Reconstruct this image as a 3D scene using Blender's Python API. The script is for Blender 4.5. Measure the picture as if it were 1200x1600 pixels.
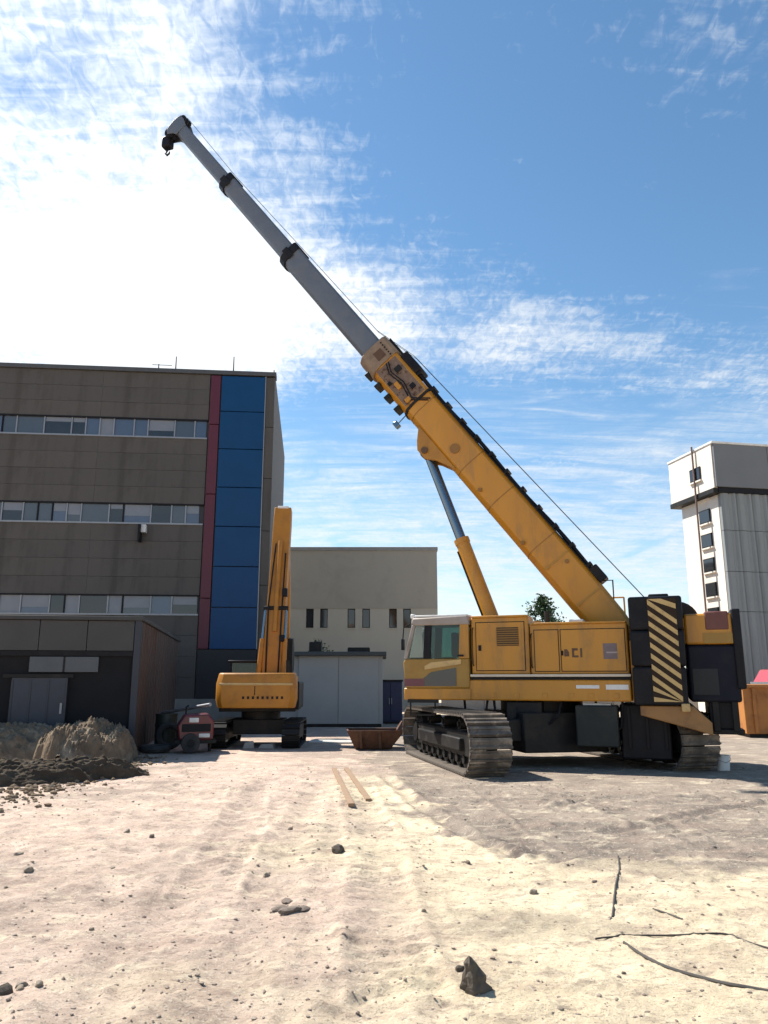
import bpy, bmesh, math, random
import numpy as np
from mathutils import Vector, Matrix
R = math.radians
random.seed(7)
for o in list(bpy.data.objects): bpy.data.objects.remove(o)
S = bpy.context.scene
C = S.collection

# ------------------------------------------------------------------ camera
H, F = 1.8, 1200.0                       # eye height, focal length in photo pixels
PT = math.atan(262/1200); cP, sP = math.cos(PT), math.sin(PT)
cam = bpy.data.cameras.new('camera'); cam.sensor_fit = 'VERTICAL'; cam.sensor_height = 24
cam.lens = 24*F/1600; cam.clip_start = 0.05; cam.clip_end = 3000
co = bpy.data.objects.new('camera', cam); C.objects.link(co)
co.location = (0, 0, H); co.rotation_euler = (R(90)+PT, 0, 0); S.camera = co

# ------------------------------------------------------------------ sky, sun, exposure
SUN_AZ, SUN_EL = R(-56), R(50)          # azimuth from +Y towards +X
sdir = Vector((math.sin(SUN_AZ)*math.cos(SUN_EL), math.cos(SUN_AZ)*math.cos(SUN_EL), math.sin(SUN_EL)))
w = bpy.data.worlds.new('World'); S.world = w; w.use_nodes = True
def sky_world():
    nt = w.node_tree; N = nt.nodes; LK = nt.links; N.clear()
    out = N.new('ShaderNodeOutputWorld'); bg = N.new('ShaderNodeBackground')
    sky = N.new('ShaderNodeTexSky'); sky.sky_type = 'NISHITA'; sky.sun_disc = False
    sky.sun_elevation = SUN_EL; sky.sun_rotation = SUN_AZ; sky.altitude = 100
    sky.air_density = 1.0; sky.dust_density = 0.15; sky.ozone_density = 1.8
    tc = N.new('ShaderNodeTexCoord')
    nrm = N.new('ShaderNodeVectorMath'); nrm.operation = 'NORMALIZE'; LK.new(tc.outputs['Generated'], nrm.inputs[0])
    D = nrm.outputs[0]
    sep = N.new('ShaderNodeSeparateXYZ'); LK.new(D, sep.inputs[0])
    def M(op, a, b=None, c=None, clamp=False):
        n = N.new('ShaderNodeMath'); n.operation = op; n.use_clamp = clamp
        for i, q in enumerate((a, b, c)):
            if q is None: continue
            if isinstance(q, (int, float)): n.inputs[i].default_value = q
            else: LK.new(q, n.inputs[i])
        return n.outputs[0]
    def SS(x, lo, hi):
        n = N.new('ShaderNodeMapRange'); n.interpolation_type = 'SMOOTHSTEP'
        LK.new(x, n.inputs[0]); n.inputs[1].default_value = lo; n.inputs[2].default_value = hi
        return n.outputs[0]
    def noise(vec, scale, detail=4, rough=.55, dist=0.0):
        n = N.new('ShaderNodeTexNoise'); LK.new(vec, n.inputs['Vector'])
        n.inputs['Scale'].default_value = scale; n.inputs['Detail'].default_value = detail
        n.inputs['Roughness'].default_value = rough; n.inputs['Distortion'].default_value = dist
        return n.outputs['Fac']
    zc = M('ADD', M('MAXIMUM', sep.outputs[2], 0.0), 0.10)
    px, py = M('DIVIDE', sep.outputs[0], zc), M('DIVIDE', sep.outputs[1], zc)
    comb = N.new('ShaderNodeCombineXYZ'); LK.new(px, comb.inputs[0]); LK.new(py, comb.inputs[1])
    P = comb.outputs[0]                                   # cloud layer plane, units of its height
    def mapped(rot, sx, sy, loc=(0, 0, 0)):
        m = N.new('ShaderNodeMapping'); LK.new(P, m.inputs['Vector'])
        m.inputs['Rotation'].default_value = (0, 0, R(rot)); m.inputs['Scale'].default_value = (sx, sy, 1)
        m.inputs['Location'].default_value = loc
        return m.outputs[0]
    def G(cx, cy, sx, sy, rot=0.0):                       # soft body of a cloud field on that plane
        ca_, sa_ = math.cos(R(rot)), math.sin(R(rot))
        dx, dy = M('SUBTRACT', px, cx), M('SUBTRACT', py, cy)
        u = M('ADD', M('MULTIPLY', dx, ca_/sx), M('MULTIPLY', dy, sa_/sx)); v = M('ADD', M('MULTIPLY', dx, -sa_/sy), M('MULTIPLY', dy, ca_/sy))
        return M('EXPONENT', M('MULTIPLY', M('ADD', M('MULTIPLY', u, u), M('MULTIPLY', v, v)), -1.0))
    big = noise(mapped(0, 1, 1, (3.1, 1.7, 0)), 1.3, 3, .5, .3)
    mid = noise(mapped(-20, 1, .7, (0, 2, 0)), 4.2, 5, .6, .5)
    rip = noise(mapped(25, 1, .55, (0, 0, 0)), 46, 3, .6, .9)          # mackerel ripples
    wsp = noise(mapped(18, .28, 1.3, (2, 0, 0)), 9, 6, .62, .8)        # wisps
    fan = noise(mapped(62, .30, 1.5, (5, 1, 0)), 17, 4, .6, .7)        # combed filaments
    cov = M('ADD', M('MULTIPLY', M('SUBTRACT', big, .55), 1.6), M('MULTIPLY', M('SUBTRACT', mid, .5), .9))
    cov = M('ADD', cov, M('MULTIPLY', G(-.62, 1.52, .62, .46), 1.25))
    cov = M('ADD', cov, M('MULTIPLY', G(-.45, .86, .40, .30), .36))
    cov = M('ADD', cov, M('MULTIPLY', G(.50, 1.78, .75, .24, 10), .60))
    cov = M('ADD', cov, M('MULTIPLY', G(.45, .92, .14, .10, 30), .32))
    cov = M('SUBTRACT', cov, M('MULTIPLY', G(.55, 1.25, .55, .33), .55))
    veil = SS(cov, .12, .95)
    tex = M('ADD', M('MULTIPLY', M('SUBTRACT', rip, .5), 1.1), M('ADD', M('MULTIPLY', M('SUBTRACT', wsp, .5), .9), M('MULTIPLY', M('SUBTRACT', fan, .5), 1.0)))
    rag = SS(M('ADD', M('MULTIPLY', tex, .85), M('MULTIPLY', cov, .85)), -.05, .75)
    deck = M('ADD', M('MULTIPLY', veil, .62), M('MULTIPLY', rag, .50))
    low = M('MULTIPLY', SS(M('ADD', M('MULTIPLY', sep.outputs[2], -2.2), M('MULTIPLY', wsp, 1.2)), -.28, .40), SS(mid, .20, .60))
    dens = M('MAXIMUM', deck, M('MULTIPLY', low, .80))
    gap = SS(M('ADD', M('MULTIPLY', rip, .8), M('ADD', M('MULTIPLY', M('SUBTRACT', fan, .5), .8), .10)), .22, .72)
    dens = M('MULTIPLY', dens, M('ADD', .62, M('MULTIPLY', gap, .46)))
    dens = M('ADD', dens, M('MULTIPLY', SS(M('ADD', cov, M('MULTIPLY', M('SUBTRACT', wsp, .5), .5)), .50, 1.2), .42))
    dens = M('MINIMUM', dens, .97)
    # brightness of thin ice cloud: strong forward scattering round the sun
    dt = N.new('ShaderNodeVectorMath'); dt.operation = 'DOT_PRODUCT'; LK.new(D, dt.inputs[0]); dt.inputs[1].default_value = sdir
    ca = M('MAXIMUM', dt.outputs['Value'], 0.0)
    br = M('ADD', M('MULTIPLY', M('POWER', ca, 4.0), 3.0), 5.9)
    br = M('ADD', br, M('MULTIPLY', M('POWER', ca, 60.0), 4.0))
    ccol = N.new('ShaderNodeMixRGB'); ccol.blend_type = 'MULTIPLY'; ccol.inputs[0].default_value = 1
    ccol.inputs[1].default_value = (.93, .97, 1, 1)
    cv = N.new('ShaderNodeCombineXYZ')
    for i in range(3): LK.new(br, cv.inputs[i])
    LK.new(cv.outputs[0], ccol.inputs[2])
    hs = N.new('ShaderNodeHueSaturation'); hs.inputs['Saturation'].default_value = 1.12; hs.inputs['Hue'].default_value = .492; LK.new(sky.outputs[0], hs.inputs['Color'])
    mix = N.new('ShaderNodeMixRGB'); LK.new(dens, mix.inputs[0]); LK.new(hs.outputs[0], mix.inputs[1]); LK.new(ccol.outputs[0], mix.inputs[2])
    LK.new(mix.outputs[0], bg.inputs[0]); bg.inputs[1].default_value = 0.092
    LK.new(bg.outputs[0], out.inputs[0])
sky_world()
sl = bpy.data.lights.new('sun', 'SUN'); sl.energy = 5.0; sl.angle = R(0.53); sl.color = (1, .95, .87)
so = bpy.data.objects.new('sun', sl); C.objects.link(so); so.location = sdir*60
so.rotation_euler = (-sdir).to_track_quat('-Z', 'Y').to_euler()
vs = S.view_settings; vs.view_transform = 'Standard'; vs.look = 'None'; vs.gamma = 1; vs.exposure = 0.90; vs.use_curve_mapping = False
S.render.engine = 'CYCLES'

# ------------------------------------------------------------------ pixel helpers (directions only; distance is given)
def ray(x, y):
    u = (x-600)/F; v = (800-y)/F
    return Vector((u, cP-v*sP, sP+v*cP))
def at(x, y, Y):
    d = ray(x, y); return Vector((0, 0, H))+d*(Y/d.y)
def gp(x, y, z=0):
    d = ray(x, y); return Vector((0, 0, H))+d*((z-H)/d.z)

# ------------------------------------------------------------------ materials
MAT = {}
def mat(name, col, rough=.6, metal=0.0, col2=None, scale=3.0, amt=.6, bump=0.0, bscale=40, dirt=None, dscale=1.5, damt=.5, spec=None, stretch=(1, 1, 1), coat=0):
    if name in MAT: return MAT[name]
    m = bpy.data.materials.new(name); m.use_nodes = True; nt = m.node_tree; N = nt.nodes; LK = nt.links
    b = N['Principled BSDF']; b.inputs['Roughness'].default_value = rough; b.inputs['Metallic'].default_value = metal
    if spec is not None: b.inputs['Specular IOR Level'].default_value = spec
    if coat: b.inputs['Coat Weight'].default_value = coat; b.inputs['Coat Roughness'].default_value = .15
    tc = N.new('ShaderNodeTexCoord'); mp = N.new('ShaderNodeMapping'); LK.new(tc.outputs['Object'], mp.inputs[0]); mp.inputs['Scale'].default_value = stretch
    col2 = col2 or tuple(c*.72 for c in col)
    n = N.new('ShaderNodeTexNoise'); LK.new(mp.outputs[0], n.inputs['Vector']); n.inputs['Scale'].default_value = scale; n.inputs['Detail'].default_value = 7; n.inputs['Roughness'].default_value = .62
    rp = N.new('ShaderNodeMapRange'); LK.new(n.outputs['Fac'], rp.inputs[0]); rp.inputs[1].default_value = .35; rp.inputs[2].default_value = .68; rp.inputs[4].default_value = amt
    mx = N.new('ShaderNodeMixRGB'); LK.new(rp.outputs[0], mx.inputs[0]); mx.inputs[1].default_value = (*col, 1); mx.inputs[2].default_value = (*col2, 1)
    outc = mx.outputs[0]
    if dirt:
        n2 = N.new('ShaderNodeTexNoise'); LK.new(mp.outputs[0], n2.inputs['Vector']); n2.inputs['Scale'].default_value = dscale; n2.inputs['Detail'].default_value = 9; n2.inputs['Roughness'].default_value = .7; n2.inputs['Distortion'].default_value = .4
        r2 = N.new('ShaderNodeMapRange'); LK.new(n2.outputs['Fac'], r2.inputs[0]); r2.inputs[1].default_value = .50; r2.inputs[2].default_value = .66; r2.inputs[4].default_value = damt
        m2 = N.new('ShaderNodeMixRGB'); LK.new(r2.outputs[0], m2.inputs[0]); LK.new(outc, m2.inputs[1]); m2.inputs[2].default_value = (*dirt, 1)
        outc = m2.outputs[0]
        rr = N.new('ShaderNodeMapRange'); LK.new(r2.outputs[0], rr.inputs[0]); rr.inputs[3].default_value = rough; rr.inputs[4].default_value = min(1, rough+.35); LK.new(rr.outputs[0], b.inputs['Roughness'])
    LK.new(outc, b.inputs['Base Color'])
    if bump:
        n3 = N.new('ShaderNodeTexNoise'); LK.new(mp.outputs[0], n3.inputs['Vector']); n3.inputs['Scale'].default_value = bscale; n3.inputs['Detail'].default_value = 6
        bp = N.new('ShaderNodeBump'); bp.inputs['Strength'].default_value = bump; bp.inputs['Distance'].default_value = .02
        LK.new(n3.outputs['Fac'], bp.inputs['Height']); LK.new(bp.outputs[0], b.inputs['Normal'])
    MAT[name] = m; return m
def glass(name, tint, rough=.03, trans=.75):
    if name in MAT: return MAT[name]
    m = bpy.data.materials.new(name); m.use_nodes = True; nt = m.node_tree; N = nt.nodes; LK = nt.links; N.clear()
    o = N.new('ShaderNodeOutputMaterial'); t = N.new('ShaderNodeBsdfTransparent'); t.inputs[0].default_value = (*tint, 1)
    g = N.new('ShaderNodeBsdfGlossy'); g.inputs['Roughness'].default_value = rough; g.inputs[0].default_value = (.9, .95, 1, 1)
    df = N.new('ShaderNodeBsdfDiffuse'); df.inputs[0].default_value = (.012, .014, .016, 1)
    m1 = N.new('ShaderNodeMixShader'); m1.inputs[0].default_value = 1-trans; LK.new(t.outputs[0], m1.inputs[1]); LK.new(df.outputs[0], m1.inputs[2])
    fr = N.new('ShaderNodeFresnel'); fr.inputs[0].default_value = 1.5
    m2 = N.new('ShaderNodeMixShader'); LK.new(fr.outputs[0], m2.inputs[0]); LK.new(m1.outputs[0], m2.inputs[1]); LK.new(g.outputs[0], m2.inputs[2])
    LK.new(m2.outputs[0], o.inputs[0]); MAT[name] = m; return m
DUST = (.36, .29, .21)
YEL = mat('crane_yellow', (.49, .215, .013), .4, 0, (.43, .18, .013), 2.2, .7, .05, 60, dirt=(.21, .13, .055), dscale=2.4, damt=.5, stretch=(1, 1, .28), coat=.1)
ORG = mat('excavator_orange', (.45, .185, .011), .5, 0, (.36, .14, .011), 2.5, .7, .06, 50, dirt=(.2, .10, .04), dscale=2, damt=.45)
BLK = mat('black_paint', (.011, .011, .014), .42, 0, (.018, .018, .022), 3, .8, .05, 60, dirt=(.035, .030, .025), dscale=2, damt=.35, spec=.12)
DRK = mat('dark_steel', (.020, .020, .021), .5, .2, (.028, .026, .024), 3, .8, .1, 40, dirt=(.075, .062, .048), dscale=2.2, damt=.45, spec=.15)
SHOE = mat('track_shoe_steel', (.075, .062, .052), .6, .15, (.15, .125, .10), 5, .9, .3, 30, dirt=(.42, .34, .26), dscale=2.2, damt=.75)
GRY = mat('boom_grey', (.115, .132, .16), .45, .05, (.092, .106, .13), 1.8, .7, .04, 50, dirt=(.16, .15, .14), dscale=2, damt=.3)
WHT = mat('white_paint', (.72, .72, .70), .45, 0, (.60, .59, .56), 3, .7, .04, 50, dirt=(.4, .36, .3), dscale=2.5, damt=.35)
RUB = mat('rubber', (.02, .02, .02), .75, 0, (.04, .038, .035), 6, .8, .2, 50, dirt=(.12, .10, .08), dscale=4, damt=.5)
ROD = mat('cylinder_rod', (.16, .22, .28), .2, .85, (.12, .17, .22), 2, .6)
BROWN = mat('brown_lettering', (.09, .04, .015), .5, 0, (.12, .06, .02), 4, .6)
RUST = mat('rust', (.11, .045, .022), .8, .1, (.06, .03, .02), 4, .8, .35, 30, dirt=(.16, .09, .05), dscale=3, damt=.6)
TAN = mat('chevron_tan', (.55, .37, .14), .5, 0, (.44, .30, .13), 5, .7, dirt=(.2, .14, .08), dscale=4, damt=.4)
CGLASS = glass('cab_glass', (.40, .58, .55), .03, .88)

# ------------------------------------------------------------------ mesh builder
class MB:
    def __init__(s): s.v = []; s.f = []
    def add(s, vs, fs, M=None):
        k = len(s.v)
        s.v += [tuple(M @ Vector(q)) if M else tuple(q) for q in vs]
        s.f += [tuple(i+k for i in f) for f in fs]; return s
    def box(s, x0, x1, y0, y1, z0, z1, M=None):
        vs = [(x, y, z) for x in (x0, x1) for y in (y0, y1) for z in (z0, z1)]
        return s.add(vs, [(0, 1, 3, 2), (4, 6, 7, 5), (0, 4, 5, 1), (2, 3, 7, 6), (0, 2, 6, 4), (1, 5, 7, 3)], M)
    def prism(s, poly, y0, y1, axis='y', M=None):        # poly in the plane normal to axis
        def pt(a, b, t): return {'y': (a, t, b), 'x': (t, a, b), 'z': (a, b, t)}[axis]
        n = len(poly)
        vs = [pt(a, b, y0) for a, b in poly]+[pt(a, b, y1) for a, b in poly]
        fs = [tuple(range(n)), tuple(range(2*n-1, n-1, -1))]+[(i, i+n, (i+1) % n+n, (i+1) % n) for i in range(n)]
        return s.add(vs, fs, M)
    def cyl(s, p0, p1, r0, r1=None, n=16, M=None):
        r1 = r0 if r1 is None else r1
        p0, p1 = Vector(p0), Vector(p1); d = (p1-p0).normalized()
        a = d.orthogonal().normalized(); b = d.cross(a)
        vs = []
        for p, r in ((p0, r0), (p1, r1)):
            vs += [tuple(p+a*(r*math.cos(2*math.pi*i/n))+b*(r*math.sin(2*math.pi*i/n))) for i in range(n)]
        fs = [(i, (i+1) % n, (i+1) % n+n, i+n) for i in range(n)]+[tuple(range(n-1, -1, -1)), tuple(range(n, 2*n))]
        return s.add(vs, fs, M)
    def tube(s, pts, r, n=6):
        pts = [Vector(p) for p in pts]; k = len(s.v); up = Vector((0, 0, 1))
        rr = r if hasattr(r, '__len__') else [r]*len(pts)
        for i, p in enumerate(pts):
            d = (pts[min(i+1, len(pts)-1)]-pts[max(i-1, 0)]).normalized()
            a = d.cross(up)
            if a.length < 1e-3: a = d.cross(Vector((0, 1, 0)))
            a.normalize(); b = d.cross(a)
            s.v += [tuple(p+a*(rr[i]*math.cos(2*math.pi*j/n))+b*(rr[i]*math.sin(2*math.pi*j/n))) for j in range(n)]
        for i in range(len(pts)-1):
            for j in range(n):
                s.f.append((k+i*n+j, k+i*n+(j+1) % n, k+(i+1)*n+(j+1) % n, k+(i+1)*n+j))
        s.f.append(tuple(k+j for j in range(n))); s.f.append(tuple(k+(len(pts)-1)*n+j for j in range(n-1, -1, -1)))
        return s
    def loft(s, rings):
        k = len(s.v); n = len(rings[0])
        for r in rings: s.v += [tuple(q) for q in r]
        for i in range(len(rings)-1):
            for j in range(n): s.f.append((k+i*n+j, k+i*n+(j+1) % n, k+(i+1)*n+(j+1) % n, k+(i+1)*n+j))
        s.f.append(tuple(k+j for j in range(n-1, -1, -1))); s.f.append(tuple(k+(len(rings)-1)*n+j for j in range(n)))
        return s
    def mesh(s, name, material, smooth=True):
        me = bpy.data.meshes.new(name); me.from_pydata(s.v, [], s.f)
        bm = bmesh.new(); bm.from_mesh(me); bmesh.ops.recalc_face_normals(bm, faces=bm.faces); bm.to_mesh(me); bm.free()
        me.materials.append(material)
        if smooth: me.shade_smooth(); me.set_sharp_from_angle(angle=R(35))
        return me
    def build(s, name, material, parent=None, bevel=0, loc=None, rotz=None, smooth=True):
        return inst(name, s.mesh(name, material, smooth), parent, loc, rotz, bevel)
def inst(name, me, parent=None, loc=None, rotz=None, bevel=0):
    o = bpy.data.objects.new(name, me); C.objects.link(o)
    if parent: o.parent = parent
    if loc is not None: o.location = loc
    if rotz is not None: o.rotation_euler = (0, 0, rotz)
    if bevel:
        b = o.modifiers.new('bevel', 'BEVEL'); b.width = bevel; b.segments = 2; b.limit_method = 'ANGLE'; b.angle_limit = R(40)
    return o
def tag(o, label, cat, group=None):
    o['label'] = label; o['category'] = cat
    if group: o['group'] = group
    return o
def empty(name, loc, rotz, label, cat, group=None):
    o = bpy.data.objects.new(name, None); C.objects.link(o); o.location = loc; o.rotation_euler = (0, 0, rotz); o.empty_display_size = .3
    return tag(o, label, cat, group)
def bx(name, m, parent, x0, x1, y0, y1, z0, z1, bevel=0, M=None):
    return MB().box(x0, x1, y0, y1, z0, z1, M).build(name, m, parent, bevel)
def smoothstep(x, a, b):
    t = np.clip((x-a)/(b-a), 0, 1); return t*t*(3-2*t)

# ------------------------------------------------------------------ ground
rng = np.random.RandomState(11)
TAB = rng.rand(256, 256)
def vn(x, y):
    xi = np.floor(x).astype(int); yi = np.floor(y).astype(int); fx = x-xi; fy = y-yi
    fx = fx*fx*(3-2*fx); fy = fy*fy*(3-2*fy)
    a = TAB[xi % 256, yi % 256]; b = TAB[(xi+1) % 256, yi % 256]; c = TAB[xi % 256, (yi+1) % 256]; d = TAB[(xi+1) % 256, (yi+1) % 256]
    return (a*(1-fx)+b*fx)*(1-fy)+(c*(1-fx)+d*fx)*fy-.5
def fbm(x, y, s, o=4, g=.5):
    t = 0; a = 1
    for i in range(o):
        t = t+a*vn(x*s+17.3*i, y*s+5.1*i); s *= 2.03; a *= g
    return t
def seg_dist(x, y, pts):
    d = np.full_like(x, 1e9)
    for (ax, ay), (bx_, by) in zip(pts[:-1], pts[1:]):
        vx, vy = bx_-ax, by-ay; L = vx*vx+vy*vy
        t = np.clip(((x-ax)*vx+(y-ay)*vy)/L, 0, 1)
        d = np.minimum(d, np.hypot(x-ax-t*vx, y-ay-t*vy))
    return d
def inside(x, y, poly):
    r = np.zeros_like(x, bool); n = len(poly)
    for i in range(n):
        (ax, ay), (bx_, by) = poly[i], poly[(i+1) % n]
        if ay == by: continue
        c = ((ay > y) != (by > y)) & (x < (bx_-ax)*(y-ay)/(by-ay)+ax)
        r ^= c
    return r
GREYP = [tuple(gp(*p).xy) for p in ((572, 1190), (600, 1215), (640, 1262), (700, 1310), (760, 1345), (860, 1362), (980, 1352), (1100, 1350), (1230, 1345))]
GREYP = GREYP+[(30, 9.2), (30, 40), (0, 40)]
RUTS = [[gp(*p).xy for p in q] for q in (
    ((868, 1268), (905, 1252), (985, 1246), (1100, 1246)), ((950, 1302), (1040, 1288), (1150, 1262), (1230, 1250)),
    ((600, 1212), (650, 1256), (720, 1300), (800, 1338)), ((880, 1292), (960, 1292)),
    ((120, 1600), (200, 1480), (330, 1330), (420, 1220)), ((330, 1600), (380, 1480), (450, 1330), (500, 1220)),
    ((0, 1420), (160, 1390), (330, 1330), (560, 1290)), ((560, 1600), (600, 1450), (600, 1330), (560, 1230)))]
PRINTS = [((gp(640, 1590).xy, gp(560, 1225).xy), .55), ((gp(240, 1590).xy, gp(400, 1225).xy), .55), ((gp(860, 1355).xy, gp(690, 1225).xy), .5), ((gp(1150, 1330).xy, gp(850, 1232).xy), .5)]
def height(x, y, fine=True):
    r = np.hypot(x, y)
    near = 1-smoothstep(y, 14, 24)
    z = fbm(x, y, .35, 3)*.07*np.clip(near+.15, 0, 1)
    if fine:
        z = z+fbm(x+.6*y, y-.25*x, 1.3, 2, .5)*.022*near+fbm(x, y, 5.0, 4, .72)*.020*near
        cl = np.clip(fbm(x, y, 6.0, 3, .6)-.12, 0, 1); z = z+cl*.045*near
        cl = np.clip(fbm(x+40, y, 15.0, 2, .6)-.25, 0, 1); z = z+cl*.030*near*(1-smoothstep(y, 8, 12))
    for i, q in enumerate(RUTS):
        d = seg_dist(x, y, q); ww = .10 if i < 4 else .17
        z = z-(.030 if i < 4 else .020)*np.exp(-(d/ww)**2)+(.026 if i < 4 else .015)*np.exp(-((d-ww*1.7)/(ww*.6))**2)
    for q, wd in PRINTS:
        (ax, ay), (bx_, by) = q; L = math.hypot(bx_-ax, by-ay); ux, uy = (bx_-ax)/L, (by-ay)/L
        u = (x-ax)*ux+(y-ay)*uy; v = (x-ax)*uy-(y-ay)*ux+.05*np.sin(u*.9)
        band = smoothstep(wd/2-np.abs(v), 0, .05)*smoothstep(u, 0, .4)*smoothstep(L-u, 0, .4)*np.clip(.55+fbm(x+3, y, .9, 3)*1.5, 0, 1)
        z = z+band*(-.020+.034*(smoothstep(np.sin(u*2*math.pi/.21), .35, .8)))
        z = z+.026*np.exp(-((np.abs(v)-wd/2-.05)/.04)**2)*smoothstep(u, 0, .4)*smoothstep(L-u, 0, .4)*np.clip(.5+fbm(x+3, y, 1.5, 3)*1.5, 0, 1)
    flat = np.maximum(smoothstep(3.9-np.hypot(x-3.8, y-17.7), 0, .9), smoothstep(2.4-np.hypot(x+3.2, y-22.6), 0, .6))
    return z*(1-.85*flat)
def axis(lo, d0, d1, hi, step, gr):
    a = list(np.arange(d0, d1, step)); s = step; q = a[-1]
    while q < hi: s *= gr; q += s; a.append(q)
    s = step; q = a[0]; b = []
    while q > lo: s *= gr; q -= s; b.append(q)
    return np.array(b[::-1]+a)
xs = axis(-700, -4.6, 5.6, 700, .032, 1.055); ys = axis(-150, 4.2, 13.4, 900, .032, 1.04)
def ground_mat():
    m = bpy.data.materials.new('site_soil'); m.use_nodes = True; nt = m.node_tree; N = nt.nodes; LK = nt.links
    b = N['Principled BSDF']; b.inputs['Roughness'].default_value = .95; b.inputs['Specular IOR Level'].default_value = .15
    g = N.new('ShaderNodeNewGeometry'); P = g.outputs['Position']
    at_ = N.new('ShaderNodeAttribute'); at_.attribute_name = 'soil'; sp = N.new('ShaderNodeSeparateColor'); LK.new(at_.outputs['Color'], sp.inputs[0])
    def ns(sc, d, r=.6, st=(1, 1, 1)):
        mp = N.new('ShaderNodeMapping'); LK.new(P, mp.inputs[0]); mp.inputs['Scale'].default_value = st
        n = N.new('ShaderNodeTexNoise'); LK.new(mp.outputs[0], n.inputs['Vector']); n.inputs['Scale'].default_value = sc; n.inputs['Detail'].default_value = d; n.inputs['Roughness'].default_value = r; return n.outputs['Fac']
    def mr(x, a, b_, c=0, d=1):
        n = N.new('ShaderNodeMapRange'); LK.new(x, n.inputs[0]); n.inputs[1].default_value = a; n.inputs[2].default_value = b_; n.inputs[3].default_value = c; n.inputs[4].default_value = d; return n.outputs[0]
    def mixc(f, a, c):
        n = N.new('ShaderNodeMixRGB')
        if isinstance(f, float): n.inputs[0].default_value = f
        else: LK.new(f, n.inputs[0])
        for i, q in ((1, a), (2, c)):
            if isinstance(q, tuple): n.inputs[i].default_value = (*q, 1)
            else: LK.new(q, n.inputs[i])
        return n.outputs[0]
    def mul(a, c):
        n = N.new('ShaderNodeMath'); n.operation = 'MULTIPLY'
        for i, q in enumerate((a, c)):
            if isinstance(q, float): n.inputs[i].default_value = q
            else: LK.new(q, n.inputs[i])
        return n.outputs[0]
    sand = mixc(mr(ns(1.1, 6), .38, .64), (.73, .61, .42), (.62, .505, .345))
    pink = mixc(mr(ns(1.9, 7), .36, .66), (.60, .462, .37), (.46, .345, .275))
    c = mixc(sp.outputs[2], sand, pink)
    grey = mixc(mr(ns(1.4, 7), .36, .64), (.345, .285, .225), (.225, .185, .148))
    c = mixc(sp.outputs[0], c, grey)
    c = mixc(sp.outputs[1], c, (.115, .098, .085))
    c = mixc(mul(mr(ns(2.6, 8, .66, (.45, 1, 1)), .50, .67), .62), c, (.34, .25, .195))
    c = mixc(mul(mr(ns(6.0, 7, .70, (.4, 1, 1)), .55, .63), .50), c, (.30, .22, .172))
    c = mixc(mul(mr(ns(3.7, 8, .66, (.5, 1, 1)), .54, .66), .55), c, (.76, .65, .47))
    c = mixc(mul(mr(ns(16, 6, .72, (.4, 1, 1)), .55, .62), .55), c, (.25, .19, .155))
    c = mixc(mul(mr(ns(55, 4, .7, (.6, 1, 1)), .57, .63), .60), c, (.19, .145, .12))
    c = mixc(mul(mr(ns(37, 5, .7), .57, .64), .45), c, (.76, .69, .56))
    LK.new(c, b.inputs['Base Color'])
    n1 = ns(20, 9, .76); bp = N.new('ShaderNodeBump'); bp.inputs['Strength'].default_value = 1.0; bp.inputs['Distance'].default_value = .030; LK.new(n1, bp.inputs['Height'])
    n2 = ns(110, 4, .6); b2 = N.new('ShaderNodeBump'); b2.inputs['Strength'].default_value = .6; b2.inputs['Distance'].default_value = .008; LK.new(n2, b2.inputs['Height']); LK.new(bp.outputs[0], b2.inputs['Normal'])
    LK.new(b2.outputs[0], b.inputs['Normal']); return m
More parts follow.
